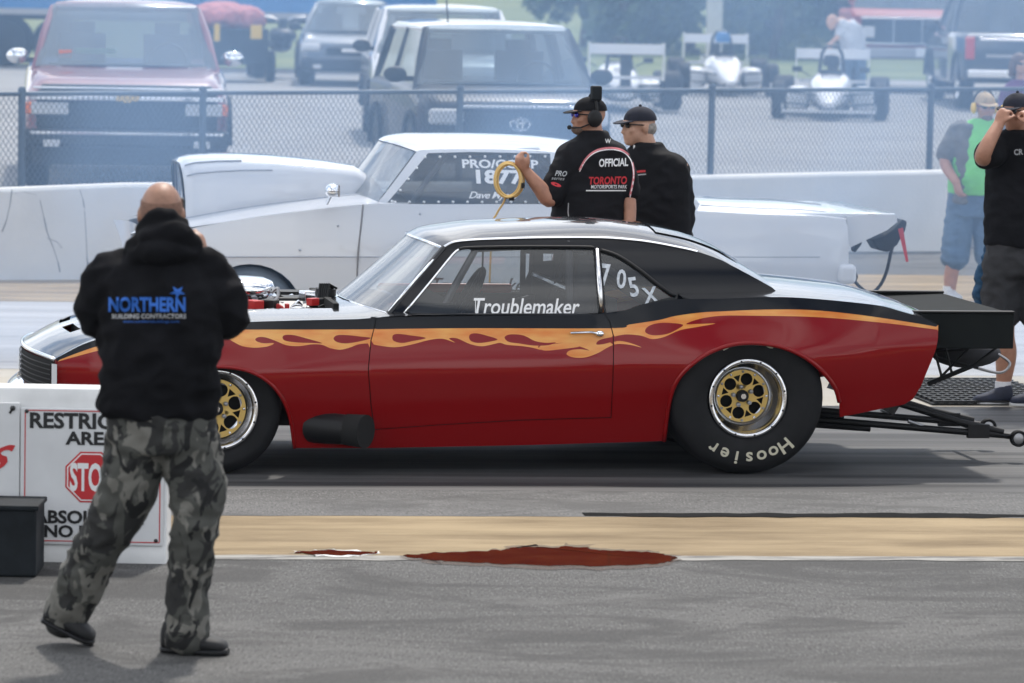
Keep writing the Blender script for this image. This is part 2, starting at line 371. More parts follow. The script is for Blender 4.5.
wall([(wl0, .75), (wl1, .81), (wl2, .81)], .2, 'long stained concrete wall with dark cracks, behind the photographer and below the maroon pickup',
     [[(12, 190), (10, 205), (6, 222), (2, 232)], [(40, 200), (44, 218), (47, 232), (53, 247), (58, 262), (60, 272)], [(80, 190), (83, 200), (84.5, 208)], [(84.5, 210), (86, 232), (87, 258), (88.5, 276)], [(47, 238), (57, 242), (62, 248)], [(12, 194), (24, 192), (36, 195)], [(88, 262), (88.5, 274)]])
wr0 = P(560, 260, 39.9); wr1 = P(946, 250, 41.2)
wall([(wr0, .70), (wr1, .79)], .22, 'smooth pale concrete wall behind the tail of the white car, ending at the man in green')
# ------------------------------------------------------------------ the red car
W_SIDE = -.88
def wheel(parent, name, c, r, width, rimr, hubdepth, lettering=False, rubber=None):
    """c: centre of the outer face; the axle runs along y, outside is -y"""
    t = MB(); Mx = Matrix.Translation(Vector(c)) @ Matrix.Rotation(R_(-90), 4, 'X')     # local Z -> world +y ... into the car
    Mx = Matrix.Translation(Vector(c)) @ Matrix(((1, 0, 0, 0), (0, 0, 1, 0), (0, -1, 0, 0), (0, 0, 0, 1)))
    prof = [(rimr * .99, .03), (rimr * 1.0, .008), (rimr * 1.05, .002), (rimr * 1.3, -.012), (r * .86, -.012), (r * .95, .006), (r * .985, .03), (r, .06), (r, width - .05), (r * .95, width - .006), (rimr, width)]
    t.lathe(prof, Mx, rubber or (M['slick'] if lettering else M['tyre']), 64)
    if lettering:
        def put(word, mid, rad, h, step, stretch=1.0):
            n = len(word)
            for i, ch in enumerate(word):
                vs, fs = text2d(ch, 1., bold=.02)
                a = mid + (i - (n - 1) / 2) * step
                bl = []
                for x, y in vs:
                    rr = rad + y * h; th = a + x * h * stretch / rad
                    bl.append((c[0] + rr * math.sin(th), c[1] - .0145, c[2] + rr * math.cos(th)))
                t.add(bl, fs, M['tyre_ink'])
        put('Hoosier', R_(178), r * .775, .098, R_(12.2), 1.05)
        put('DRAG', R_(-2), r * .775, .082, R_(14), 1.1)
    ty = t.build('tyre', parent); ty.name = 'tyre'
    m = MB()
    lip = [(rimr * .985, .05), (rimr * 1.0, .004), (rimr * .985, -.004), (rimr * .90, -.003), (rimr * .885, .006), (rimr * .87, .03), (rimr * .86, hubdepth * .55), (rimr * .76, hubdepth * .62), (rimr * .75, hubdepth), (rimr * .60, hubdepth + .01)]
    m.lathe(lip, Mx, M['alu'], 64)
    m.lathe([(rimr * .86, hubdepth * .55), (rimr * .84, width - .02)], Mx, M['steel'], 48)
    holes = []
    def circ(cx, cy, rr, n=14): return [(cx + rr * math.cos(2 * math.pi * k / n), cy + rr * math.sin(2 * math.pi * k / n)) for k in range(n)]
    rd = rimr * (.66 if lettering else .72)
    for k in range(6):
        a = 2 * math.pi * k / 6 + .3; holes.append(circ(rd * .66 * math.cos(a), rd * .66 * math.sin(a), rd * .235))
        a += math.pi / 6; holes.append([(rd * .72 * math.cos(a) + rd * .165 * math.cos(a + q), rd * .72 * math.sin(a) + rd * .165 * math.sin(a + q)) for q in (math.pi, math.pi / 3, -math.pi / 3)])
    hd = hubdepth * .8
    sheet(m, circ(0, 0, rd, 48), lambda a, b: (c[0] + a, c[1] + hd + (.012 if a * a + b * b < (rd * .4) ** 2 else 0), c[2] + b), M['gold'], holes=holes, cell=.02)
    m.add([(c[0] + rimr * .86 * math.cos(2 * math.pi * k / 32), c[1] + hubdepth + .05, c[2] + rimr * .86 * math.sin(2 * math.pi * k / 32)) for k in range(32)], [tuple(range(32))], M['matte'])
    for k in range(12):
        a = 2 * math.pi * k / 12; m.ball((c[0] + rd * .93 * math.cos(a), c[1] + hd - .003, c[2] + rd * .93 * math.sin(a)), .008, M['steel'] if k % 2 else M['alu'], 8, rings=5)
        m.ball((c[0] + rimr * .945 * math.cos(a + .2), c[1] - .004, c[2] + rimr * .945 * math.sin(a + .2)), .006, M['black'], 6, rings=5)
    for k in range(5):
        a = 2 * math.pi * k / 5 + .5; m.lathe([(.0, -.02), (.011, -.02), (.012, .012)], Matrix.Translation(Vector((c[0] + rd * .36 * math.cos(a), c[1] + hd, c[2] + rd * .36 * math.sin(a)))) @ Mx.to_3x3().to_4x4(), M['steel'], 10)
    m.lathe([(.0, -.03), (rd * .17, -.03), (rd * .22, -.02), (rd * .24, .02)], Matrix.Translation(Vector((c[0], c[1] + hd, c[2]))) @ Mx.to_3x3().to_4x4(), M['black'], 24)
    m.lathe([(.0, -.032), (rd * .10, -.032)], Matrix.Translation(Vector((c[0], c[1] + hd, c[2]))) @ Mx.to_3x3().to_4x4(), M['alu'], 20)
    m.build('rim', parent)
    return ty

YAW = 9.5
gp = G(748, 474.5)
_rot = Matrix.Rotation(R_(YAW), 3, 'Z')
RC = Frame(gp - _rot @ Vector((0, W_SIDE, 0)), YAW)
car = thing('drag_car', 'red two-door muscle car with orange flames, black roof and gold wheels, nearest the camera', 'race car', RC.o, R_(YAW))
uf, zf = RC.at(217.5, 410, -.86); ur, zr = RC.at(748, 398.5, -.90)
un, _ = RC.at(55, 370, -.8); ut, _ = RC.at(938, 335, -.8)
# side: half width as a function of (u, z)
_ck = [RC.at(px, py, -.9) for px, py in ((55, 372), (200, 376), (380, 373), (500, 370), (612, 367), (748, 362), (938, 348))]
def zcrease(u): return float(np.interp(u, [q[0] for q in _ck], [q[1] for q in _ck]))
def Wd(u, z):
    t = (u - un) / (ut - un)
    w0 = float(np.interp(t, [0, .04, .12, .25, .4, .6, .72, .82, .92, 1.0], [.80, .84, .885, .905, .905, .905, .925, .925, .905, .86]))
    zc = zcrease(u); d = z - zc
    k = .0006
    up = .5 * (d + math.sqrt(d * d + k)); dn = .5 * (-d + math.sqrt(d * d + k))
    w = w0 + .008 - .165 * up - .10 * up * up - .24 * dn - .10 * dn * dn
    w += .035 * math.exp(-((u - ur) / .50) ** 2) * math.exp(-((z - .55) / .22) ** 2) + .02 * math.exp(-((u - uf) / .45) ** 2) * math.exp(-((z - .45) / .2) ** 2)
    return w
S = lambda L: RC.pts(L, Wd)
side_fn = lambda u, z: (u, -Wd(u, z), z)
TOPL = [(55, 359), (64, 354), (78, 346.5), (92, 341), (115, 335), (140, 331), (190, 326), (247, 322), (300, 320.3), (358, 319), (376, 317.6)]
GAPF = [(376, 317.6), (375, 323), (370.5, 340), (367.8, 370), (370.5, 405), (374, 430)]
DBOT = [(374, 430), (440, 425.2), (520, 420.6), (611, 418)]
GAPR = [(611, 418), (611.4, 424 - 6), (613.6, 370), (613.7, 335), (610, 321), (604.5, 314)]
HIP = [(604.5, 314), (615, 313.4), (627, 310.8), (645, 304.5), (662, 300.8), (680, 299), (720, 298.8), (771, 297), (800, 297.7), (840, 301), (880, 305.6), (900, 311), (922, 317.5), (938.2, 325)]
TAIL = [(938.2, 325), (938, 338), (936, 349), (931, 362), (921, 386), (913, 399), (905, 404), (899, 405.5), (880, 409), (857, 413.8), (839.7, 417)]
RARCH = [(839.7, 417), (839.2, 402), (836, 390), (829, 379), (820, 369), (809, 360), (797, 353), (783, 347.4), (766, 344), (748, 343), (733, 344.6), (719, 348.5), (705, 355), (693, 363.5), (681, 375), (672.5, 390), (667.5, 411), (664, 441)]
SILL = [(664, 441), (642, 441.8), (532, 445), (460, 446.5), (380, 448), (294.5, 448)]
FARCH = [(294.5, 448), (291.5, 425), (288, 411), (282, 398), (273.5, 386.5), (263, 378), (250, 371.5), (235, 368), (218, 366.8), (200, 368.5), (185, 374), (171, 383), (160, 395), (152, 411), (147, 430), (145, 447)]
NOSE = [(145, 447), (110, 445), (75, 440), (62, 428), (57, 405), (55.5, 389)]
outl = TOPL + GAPF[1:] + DBOT[1:] + GAPR[1:] + HIP[1:] + TAIL[1:] + RARCH[1:] + SILL[1:] + FARCH[1:] + NOSE[1:]
BLK = [(40, 369), (54.5, 362), (76, 353.5), (100, 345.6), (140, 337.5), (185, 333), (227, 330.4), (255, 329.6), (358, 329.4), (460, 328.2), (610, 328.3), (629, 324.6), (659, 320), (675, 316), (700, 312.6), (719, 311.5), (765, 309.6), (810, 310), (861, 315), (917, 323.4), (936, 326.8), (950, 330)]
LOW = [(30, 372), (55, 362.5), (78, 356), (101, 350), (120, 347), (140, 344), (150, 347), (165, 351), (182, 350), (195, 344), (208, 338.5), (224, 336.5), (232, 341), (242, 346), (255, 347.7), (268, 346.3), (274, 343.2), (264, 343.3), (257, 341.5), (255.4, 339), (259, 337), (266, 337.5), (276, 341), (287, 345.3), (300, 346), (312, 344.3), (322, 344.8), (330, 348), (340, 349.7), (350, 347.5), (358, 344.5), (368, 343.5), (380, 345.7), (395, 347.2), (411, 344.7), (430, 339.8), (443, 338.8), (455, 342.6), (449, 338.5), (457, 338.3), (470, 344), (482, 346.2), (494, 344), (500, 342.8), (507, 344.8), (521, 346), (532, 347.6), (541, 349.8), (538, 346.5), (544, 343.9), (552, 343.6), (565, 342.5), (575, 340), (590, 338), (604, 336.8), (612, 336.7), (625, 334.5), (636, 335), (643, 336.2), (652, 339), (664, 337), (680, 330.2), (699, 326.7), (715.5, 323.5), (699, 323.9), (686, 324), (700, 318.8), (720, 315.9), (747, 315.6), (815, 317), (880, 322.5), (934, 329.3), (950, 332)]
TONG = [[(539, 347.5), (545, 344), (556, 343.8), (568, 341.5), (580, 336), (600, 335), (616, 336), (604, 338.6), (598, 341), (596.5, 344.5), (604, 344), (617, 341), (629, 342.6), (641.5, 347.4), (630, 344.8), (617, 344), (608, 347.3), (598, 353), (585, 357.5), (573, 357.3), (566.6, 354.2), (570, 350.4), (580, 349.2), (589.5, 350.4), (580, 346.6), (577, 347.2), (561, 349.2), (545, 350.6)]]
HOLES_R = [[(392.3, 337.5), (394, 334.5), (400, 334), (410, 335.3), (426, 338), (412, 341.2), (402, 343), (394, 341)], [(469, 337), (471, 334), (477, 333.4), (486, 335.4), (497.5, 339.4), (488, 342), (478, 343), (471, 341)],
           [(504.5, 337.6), (509, 334.6), (519, 334.6), (526, 336.4), (535, 341), (546, 342.8), (556, 342.4), (548, 345.2), (534, 345.6), (520, 343.6), (509, 342)], [(282.5, 337.3), (285, 335), (293, 335), (303, 337.4), (322, 343), (312, 343), (296, 342.4), (285, 340.6)],
           [(333.5, 338.6), (337, 335.3), (346, 335), (360, 336.5), (371, 338), (360, 341.4), (346, 343.4), (337, 342)], [(645, 331), (648, 326.6), (656, 323.5), (668, 322.8), (683, 324.7), (676, 330), (667, 334), (655, 335.4), (648, 334)]]
blk = smooth(S(BLK), 4); low = smooth(S(LOW), 4); tong = [smooth(S(t), 4, True) for t in TONG]; rh = [smooth(S(t), 4, True) for t in HOLES_R]
band = blk + low[::-1]
_bx = [q[0] for q in blk]; _bz = [q[1] for q in blk]
def paint(c):
    z = np.interp(c[:, 0], _bx, _bz); black = c[:, 1] > z
    org = inpoly(c, band)
    for h in rh: org &= ~inpoly(c, h)
    for t in tong: org |= inpoly(c, t)
    for h in rh[2:3]: org &= ~inpoly(c, h)
    return [M['black_side'] if b else (M['flame'] if o else M['red']) for b, o in zip(black, org)]
CONS = [(blk, False), (low, False)] + [(t, True) for t in tong] + [(t, True) for t in rh]
def clip_cons(poly):                   # only constraints that pass through this panel
    out = []
    for L, cl in CONS:
        d = dens(L + ([L[0]] if cl else []), .03, False); ok = inpoly(np.array(d), poly); run = []
        for q, k in zip(d, ok):
            if k: run.append(q)
            else:
                if len(run) > 1: out.append((run, False))
                run = []
        if len(run) > 1: out.append((run, False))
    return out
body = MB(); SO = S(outl); sheet(body, SO, side_fn, M['red'], cons=clip_cons(SO), matfn=paint, cell=.045, sign=1)
def lip_tube(px, r): body.tube([Vector(side_fn(*q)) + Vector((0, -.002, 0)) for q in smooth(S(px), 3)], r, M['red'], 8)
lip_tube(RARCH[1:], .012); lip_tube(FARCH[:-1], .010)
# inner arches and the shut-line backing
dpoly = S(GAPF) + S(DBOT)[1:] + S(GAPR)[1:]
big = [(q[0] + (.03 if q[0] > 0 - 1.3 else -.03), q[1]) for q in dpoly]
sheet(body, S([(371, 317), (364, 370), (370, 436), (617, 424), (619, 370), (609, 315)]), lambda u, z: (u, -Wd(u, z) + .012, z), M['matte'], cell=.12)
# top skins: bonnet, cowl, deck
TOPS = smooth(S(TOPL) + [RC.on(388, 316.5, Wd), RC.on(420, 315.5, Wd)], 4); HIPS = smooth(S(HIP), 4)
def zshoulder(u):
    L = TOPS + HIPS; return float(np.interp(u, [q[0] for q in L], [q[1] for q in L]))
u_cowl, _ = RC.at(386, 314, -.75); u_deck, _ = RC.at(742, 290, -.7)
def nose_push(u, v): return -.125 * max(0, 1 - (v / .80) ** 2) * max(0, 1 - (u - un) / .8)
def top_fn(u, v):
    z0 = zshoulder(u); w0 = Wd(u, z0); s = min(1, abs(v) / w0)
    return (u + nose_push(u, v), v, z0 + (.050 * min(1, .12 + max(0, u - un) / .9)) * (1 - s ** 2.2) + .004 * (1 - s ** 8))
def top_outline(u0, u1, n=40):
    L = [(u0 + (u1 - u0) * i / n) for i in range(n + 1)]; e = [(u, Wd(u, zshoulder(u))) for u in L]
    return [(u, -w_) for u, w_ in e] + [(u, w_) for u, w_ in e[::-1]]
ub0, _ = RC.at(196, 322, -.55); ub1, _ = RC.at(338, 318, -.55)
bay = [(ub0, -.50), (ub1, -.56), (ub1, .56), (ub0, .50)]
slots = []
for k in range(5):
    for s_ in (-1, 1):
        u = un + .17 + k * .085; slots.append([(u, s_ * .12), (u + .05, s_ * .12), (u + .05, s_ * .42), (u, s_ * .42)])
hood = MB(); sheet(hood, top_outline(un + .002, u_cowl + .12), top_fn, M['gloss_black'], holes=[bay] + slots, cell=.06)
sheet(body, top_outline(u_deck - .35, ut - .004), top_fn, M['gloss_black'], cell=.07)
# front and tail faces
def front(a, b):
    v = -.84 + 1.68 * a; z = .22 + b * (zshoulder(un) - .22); u = un + nose_push(un, v) + (.05 * (1 - b) if b < .4 else 0)
    return (u + .006, v * min(1, Wd(un, z) / .82), z)
body.grid(front, 30, 16, M['red'])
body.grid(lambda a, b: (ut - .05 * (1 - b) ** 2 - .17 * (1 - b) + .03 * (1 - (2 * a - 1) ** 2), (-1 + 2 * a) * Wd(ut, .3 + b * (zshoulder(ut) - .3)) * .985, .30 + b * (zshoulder(ut) - .30)), 16, 12, M['gloss_black'])
# far side without re-tracing
far = mirrored(body); join(body, far)
for s_ in (-1, 1):                     # inner wings and floor
    body.box(((un + ur) / 2 + .15, s_ * .50, .30), ((ur - un) * .98, .02, .16), M['matte'])
body.box(((un + ur) / 2 + .20, 0, .30), ((ur - un) * .96, 1.0, .05), M['matte'])
body.box((uf + .0, 0, .42), (1.0, .9, .30), M['matte']); body.box((ur - .05, 0, .55), (.85, .92, .30), M['matte']); body.box((ur + .55, 0, .62), (.5, 1.3, .06), M['matte'])
body.box((un + .32, 0, .55), (.3, 1.3, .28), M['matte'])
body.build('body', car)
# grille, lamps, bumper
mb = MB()
def nose_pt(v, z, d): return Vector((un + nose_push(un, v) - d, v, z))
zt = zshoulder(un) - .02
mb.grid(lambda a, b: nose_pt(-.785 + 1.57 * a, zt - .155 + .165 * b, .006), 30, 4, M['matte'])
for k in range(6): mb.tube([nose_pt(-.775 + 1.55 * i / 24, zt - .140 + .025 * k, .014) for i in range(25)], .0035, M['black'], 5)
gr = mb.build('grille', car)
vs, fs = fit_text('SS', .14, .075, bold=.03); mb = MB(); mb.add([nose_pt(x * -1, zt - .070 + y, .022) for x, y in vs], fs, M['white_ink']); mb.build('badge', gr)
for s_ in (-1, 1):
    mb = MB(); mb.grid(lambda a, b: nose_pt(s_ * (.785 + .045 * a), zt - .165 + .16 * b, .012 - .02 * a), 4, 4, M['white_car']); mb.build('headlamp', car)
mb = MB(); mb.grid(lambda a, b: nose_pt(-.84 + 1.68 * a, zt - .155 - .02 * math.sin(b * math.pi * .5) - .085 * b, .03 + .055 * math.sin(b * math.pi)), 30, 8, M['chrome']); mb.build('bumper', car)
mb = MB(); mb.tube([Vector(top_fn(un + .004, -.80 + 1.6 * i / 30)) + Vector((-.006, 0, -.004)) for i in range(31)], .012, M['chrome'], 8); join(hood, mb)
hood.build('bonnet', car)
# doors
def shrink(L, d):
    c = np.mean(np.array(L), 0); out = []
    for q in L:
        dx, dz = q[0] - c[0], q[1] - c[1]; out.append((q[0] - d * np.sign(dx) * min(1, abs(dx) / .2), q[1] - d * np.sign(dz) * min(1, abs(dz) / .2) * (0 if dz > .2 else 1)))
    return out
dp = shrink(dpoly, .0045); door = MB(); sheet(door, dp, side_fn, M['red'], cons=clip_cons(dp), matfn=paint, cell=.045)
for s_, dm in ((0, door), (1, mirrored(door))):
    d = dm.build('door', car)
    if s_ == 0:
        mb = MB(); a = Vector(side_fn(*RC.on(570, 332.6, Wd))); b = Vector(side_fn(*RC.on(590, 332.0, Wd))); c_ = Vector(side_fn(*RC.on(599.3, 333.6, Wd)))
        o_ = Vector((0, -.022, 0)); mb.tube([a + o_ * .4, a + o_, b + o_, c_ + o_ * .6], .0065, M['chrome'], 8); mb.ball(c_ + o_ * .6, (.024, .014, .017), M['chrome'], 14); mb.build('handle', d)
# ------------------------------------------------------------------ cabin
zb0 = RC.at(500, 314, -.78)[1]; zr0 = RC.at(540, 240, -.58)[1]
def Vc(u, z):
    t = (z - zb0) / (zr0 - zb0); return .775 - .165 * t - .05 * t * t if t > 0 else .775
CS = lambda L: RC.pts(L, Vc)
cab_fn = lambda u, z: (u, -Vc(u, z), z)
RAIL = [(443, 247.5), (450, 243.5), (458, 241.3), (475, 239.8), (493, 239), (545, 237.6), (600, 237.6), (632, 239.8), (650, 242), (668, 245.2), (695, 251), (720, 259.5), (737, 268.2), (758, 279.5), (772, 287.4)]
BASE = [(776, 291), (770, 298.5), (720, 300), (680, 300.2), (662, 302), (640, 306.5), (622, 312.5), (604, 315.5), (500, 315.8), (390, 316.5)]
DGL = [(404, 313.2), (430, 282), (452, 255), (459, 249.3), (470, 247.6), (530, 246.6), (586, 247), (593, 248), (596, 278), (598.5, 313.2)]
QGL = [(600.5, 250), (609, 252.3), (621, 257.4), (641.5, 271.3), (659, 285.4), (675.5, 296.6), (655, 301), (640, 305), (625, 310.5), (606, 313)]
railp = CS(RAIL); cab = MB(); sheet(cab, CS([(389, 315)] + RAIL + BASE), cab_fn, M['black_side'], holes=[CS(DGL), CS(QGL)], cell=.05)
def frame_tube(px, r, m, off=-.004, closed=False): cab.tube([Vector(cab_fn(*q)) + Vector((0, off, 0)) for q in CS(px)], r, m, 6, closed)
frame_tube(smooth(DGL[:4], 3), .007, M['chrome']); frame_tube(smooth(DGL[3:8], 4), .009, M['black']); frame_tube([(386.5, 314.5), (414, 281), (443.5, 248)], .008, M['chrome'])
frame_tube([(596.5, 249.5), (601.5, 313)], .016, M['alu']); frame_tube(smooth(QGL[:6], 3), .010, M['black'])
frame_tube([(400, 314.6), (500, 314.2), (600, 314.2)], .006, M['gloss_black'])
cab_n = mirrored(cab); join(cab, cab_n)
rl = smooth(railp, 5); rl_u = [q[0] for q in rl]; rl_z = [q[1] for q in rl]
def roof_fn(a, b):
    i = a * (len(rl) - 1); k = min(int(i), len(rl) - 2); f = i - k; u = rl[k][0] * (1 - f) + rl[k + 1][0] * f; z = rl[k][1] * (1 - f) + rl[k + 1][1] * f
    s = 2 * b - 1; V = Vc(u, z); cr = float(np.interp(u, [rl_u[0], rl_u[0] + .25, rl_u[0] + .9, rl_u[0] + 1.3, rl_u[-1]], [.030, .062, .076, .075, .06]))
    du = -.09 * (1 - s * s) * max(0, 1 - (u - rl_u[0]) / .35)
    return (u + du, s * V, z + cr * (1 - abs(s) ** 2.6))
roof = MB(); roof.grid(roof_fn, 60, 30, M['gloss_black'])
roof.tube([Vector(roof_fn(i / 40 * .72, 0.0)) + Vector((0, -.004, 0)) for i in range(41)], .008, M['chrome'], 6)
roof.tube([Vector(roof_fn(0, i / 20)) + Vector((-.004, 0, -.004)) for i in range(21)], .009, M['chrome'], 6)
roof.build('roof', car); cab.build('cabin_frame', car)
mb = MB()
mb.grid(lambda a, b: Vector(roof_fn(.62 + .27 * a, .16 + .68 * b)) + Vector((.004, 0, .006)), 12, 12, M['dark_glass']); mb.build('rear_window', car)
wb = Vector(cab_fn(*RC.on(388, 314.6, Vc))); wt = Vector(cab_fn(*RC.on(444, 247.5, Vc)))
def screen(a, b):                      # a up the glass, b across
    s = 2 * b - 1; q = wb.lerp(wt, a); r0 = Vector(roof_fn(0, b)); du0 = -(.17 - .08 * a) * (1 - s * s)
    z = q.z + (r0.z - wt.z) * a ** 2 + .03 * (1 - s * s) * (1 - a)
    return Vector((q.x + du0 * (1 - .0 * a), abs(q.y) * s, z))
mb = MB(); mb.grid(lambda a, b: screen(.01 + .98 * a, .01 + .98 * b), 14, 24, M['screen_glass']); ws = mb.build('windscreen', car)
mb = MB(); mb.tube([screen(0, i / 24) + Vector((0, 0, .004)) for i in range(25)], .010, M['chrome'], 6)
for b in (0.0, 1.0): mb.tube([screen(i / 10, b) for i in range(11)], .016, M['gloss_black'], 6)
mb.build('windscreen_trim', ws)
for s_ in (0, 1):
    for nm, poly in (('door_window', DGL), ('quarter_window', QGL)):
        mb = MB(); sheet(mb, CS(poly), lambda u, z: (u, -Vc(u, z) + .006, z), M['glass'], cell=.12)
        if nm == 'door_window':
            (x0, z0), (x1, z1) = RC.on(474, 306.5, Vc), RC.on(580, 306.5, Vc)
            vs, fs = fit_text('Troublemaker', x1 - x0, .083, bold=.012, shear=.28)
            bars = []
            for bx in (449.5 + 25.5, 452 + 25.5): pass
            mb.add([Vector(cab_fn((x0 + x1) / 2 + x, (z0 + z1) / 2 + y)) + Vector((0, .002, 0)) for x, y in vs], fs, M['white_ink'])
            for bx in (475.5, 478):
                a = RC.on(bx - .0, 299, Vc); b = RC.on(bx, 313, Vc)
                mb.add([cab_fn(a[0] - .002, a[1]), cab_fn(a[0] + .002, a[1]), cab_fn(b[0] + .002, b[1]), cab_fn(b[0] - .002, b[1])], [(0, 1, 2, 3)], M['white_ink'])
        elif s_ == 0:
            M['chalk'] = M.get('chalk') or mat('shoe_polish', (.62, .66, .70), .8, col2=(.40, .43, .47), vscale=40)
            for ch, cx, cy, hh, wdt, rot in (('7', 605.5, 276, .125, .055, -6), ('0', 621.5, 279, .10, .05, -10), ('5', 633.5, 287, .10, .05, 8), ('X', 650.5, 295.4, .085, .085, 8)):
                vs, fs = fit_text(ch, wdt, hh, bold=.02); (x0, z0) = RC.on(cx, cy, Vc); cr, sr = math.cos(R_(rot)), math.sin(R_(rot))
                mb.add([Vector(cab_fn(x0 + x * cr - y * sr, z0 + x * sr + y * cr)) + Vector((0, .002, 0)) for x, y in vs], fs, M['chalk'])
        if s_: mb = mirrored(mb)
        mb.build(nm, car)
# ------------------------------------------------------------------ inside
mb = MB(); ui = lambda px: RC.at(px, 290, -.3)[0]
ztop = zr0 - .02
for s_ in (-1, 1):
    y = s_ * .55; mb.tube([(ui(425), s_ * .62, .5), (ui(432), s_ * .62, zb0), (ui(468), s_ * .55, ztop - .03), (ui(560), y, ztop)], .021, M['cage'], 8)
    mb.tube([(ui(560), s_ * .60, .35), (ui(560), s_ * .60, zb0), (ui(560), s_ * .54, ztop)], .022, M['cage'], 8)
    mb.tube([(ui(560), s_ * .54, ztop), (ui(680), s_ * .48, .78)], .020, M['cage'], 8); mb.tube([(ui(440), s_ * .62, .62), (ui(560), s_ * .60, .82)], .02, M['cage'], 8)
mb.tube([(ui(560), -.54, ztop), (ui(560), .54, ztop)], .022, M['cage'], 8); mb.tube([(ui(468), -.55, ztop - .03), (ui(468), .55, ztop - .03)], .02, M['cage'], 8)
mb.tube([(ui(560), -.58, .95), (ui(560), .58, .95)], .02, M['cage'], 8); mb.tube([(ui(560), -.55, ztop - .02), (ui(560), .5, .5)], .02, M['cage'], 8)
mb.tube([(ui(508), .60, .80), (ui(508), .56, ztop - .02)], .006, M['cage'], 6); mb.build('roll_cage', car)
mb = MB()
for y in (-.36,):
    mb.box((ui(545), y, .62), (.50, .48, .16), M['cloth_dark']); mb.box((ui(572), y, .86), (.14, .50, .56), M['cloth_dark'], Matrix.Rotation(R_(12), 3, 'Y')); mb.box((ui(580), y, 1.12), (.09, .26, .14), M['cloth_dark'])
mb.build('seat', car, bevel=.04)
mb = MB(); mb.box((ui(424), 0, .80), (.26, 1.30, .16), M['cloth_dark']); mb.box((ui(505), .62, .68), (1.2, .03, .34), M['cloth_dark']); mb.box((ui(470), .60, .87), (.75, .025, .05), M['red_part']); mb.box((ui(600), 0, .66), (.06, 1.30, .50), M['cloth_dark']); mb.box((ui(500), 0, .42), (1.9, 1.4, .04), M['matte'])
mb.build('interior', car, bevel=.015)
mb = MB(); cen = Vector((ui(466), -.36, .89)); q = Matrix.Rotation(R_(-62), 3, 'Y')
mb.tube([cen + q @ Vector((.17 * math.cos(t * math.pi / 12), .17 * math.sin(t * math.pi / 12), 0)) for t in range(24)], .015, M['black'], 8, closed=True); mb.tube([cen, cen + q @ Vector((0, 0, -.3))], .018, M['black'], 8); mb.tube([cen + q @ Vector((-.17, 0, 0)), cen + q @ Vector((.17, 0, 0))], .014, M['black'], 6); mb.build('steering_wheel', car)
mb = MB()                              # window net behind the driver
nx = ui(548)
for k, wd_ in ((0, .030), (.085, .055), (.20, .05), (.27, .03)): mb.box((nx + k, .52, 1.03), (wd_, .012, .36), M['cloth_dark'])
for k in (1.085, 1.20): mb.box((nx + .14, .53, k), (.30, .010, .034), M['cloth_dark'])
mb.prism([(nx - .02, .84), (nx + .30, .84), (nx + .30, 1.00), (nx + .2, 1.035), (nx + .06, 1.02)], .525, .537, M['cloth_dark'])
mb.build('window_net', car)
# ------------------------------------------------------------------ engine
eu = lambda px: RC.at(px, 300, -.15)[0]; ez = lambda py: RC.at(300, py, -.15)[1]
mb = MB(); mb.box(((ub0 + ub1) / 2, 0, .55), (ub1 - ub0 - .02, .98, .05), M['matte']); mb.box((ub1 - .01, 0, .70), (.03, 1.1, .34), M['matte']); mb.box((ub0 + .01, 0, .70), (.03, 1.0, .30), M['matte'])
mb.box((eu(270), 0, .68), (.56, .38, .24), M['steel'])
rnd = random.Random(11)
for k in range(90):
    x_ = rnd.uniform(eu(243), eu(338)); s_ = rnd.uniform(.015, .05); mb.box((x_, rnd.uniform(-.34, .40), rnd.uniform(ez(321), ez(303))), (s_ * 1.7, s_, s_), rnd.choice([M['steel'], M['black'], M['black'], M['alu'], M['black'], M['chrome'], M['matte']]), Matrix.Rotation(rnd.random() * 3, 3, 'Y'))
mb.box((eu(292), .30, ez(309)), (.50, .16, .13), M['black'])
for k in range(46):
    p = (ub0 + .08 + rnd.random() * (ub1 - ub0 - .16), -.42 + rnd.random() * .75, .70 + rnd.random() * .18); s_ = .02 + rnd.random() * .045
    mb.box(p, (s_ * 1.6, s_, s_), rnd.choice([M['alu'], M['steel'], M['black'], M['red_part'], M['chrome'], M['black']]), Matrix.Rotation(rnd.random() * 3, 3, 'Z'))
for s_ in (-1, 1): mb.box((eu(272), s_ * .22, .80), (.46, .10, .07), M['cage'], Matrix.Rotation(R_(-30 * s_), 3, 'X'))
for px_ in (274, 284): mb.box((eu(px_), -.30, ez(308)), (.022, .04, .07), M['red_part'])
for k in range(8): mb.tube([(eu(250) + .045 * k, -.10 - .02 * (k % 2), ez(304)), (eu(251) + .045 * k, -.24, ez(309)), (eu(249) + .045 * k, -.36, ez(316))], .007, M['black'] if k % 3 else M['red_part'], 6)
mb.build('engine', car, bevel=.006)
mb = MB(); mb.box((eu(296), -.02, ez(305)), (.42, .20, .075), M['black']); mb.build('intake_manifold', car, bevel=.015)
mb = MB(); mb.lathe([(0, 0), (.035, 0), (.035, .09), (.048, .095), (.048, .128), (.03, .135), (0, .138)], Matrix.Translation(Vector((eu(330), -.02, ez(315)))), M['black'], 16)
for k in range(5): mb.tube([(eu(330) - .03 + .02 * k, -.03, ez(290)), (eu(322) + .012 * k, -.06, ez(285)), (eu(318) + .01 * k, -.12, ez(308))], .007, M['black'], 6)
mb.box((eu(324), -.02, ez(299)), (.05, .09, .10), M['black']); mb.build('distributor', car)
mb = MB(); rings = []                  # polished air scoop
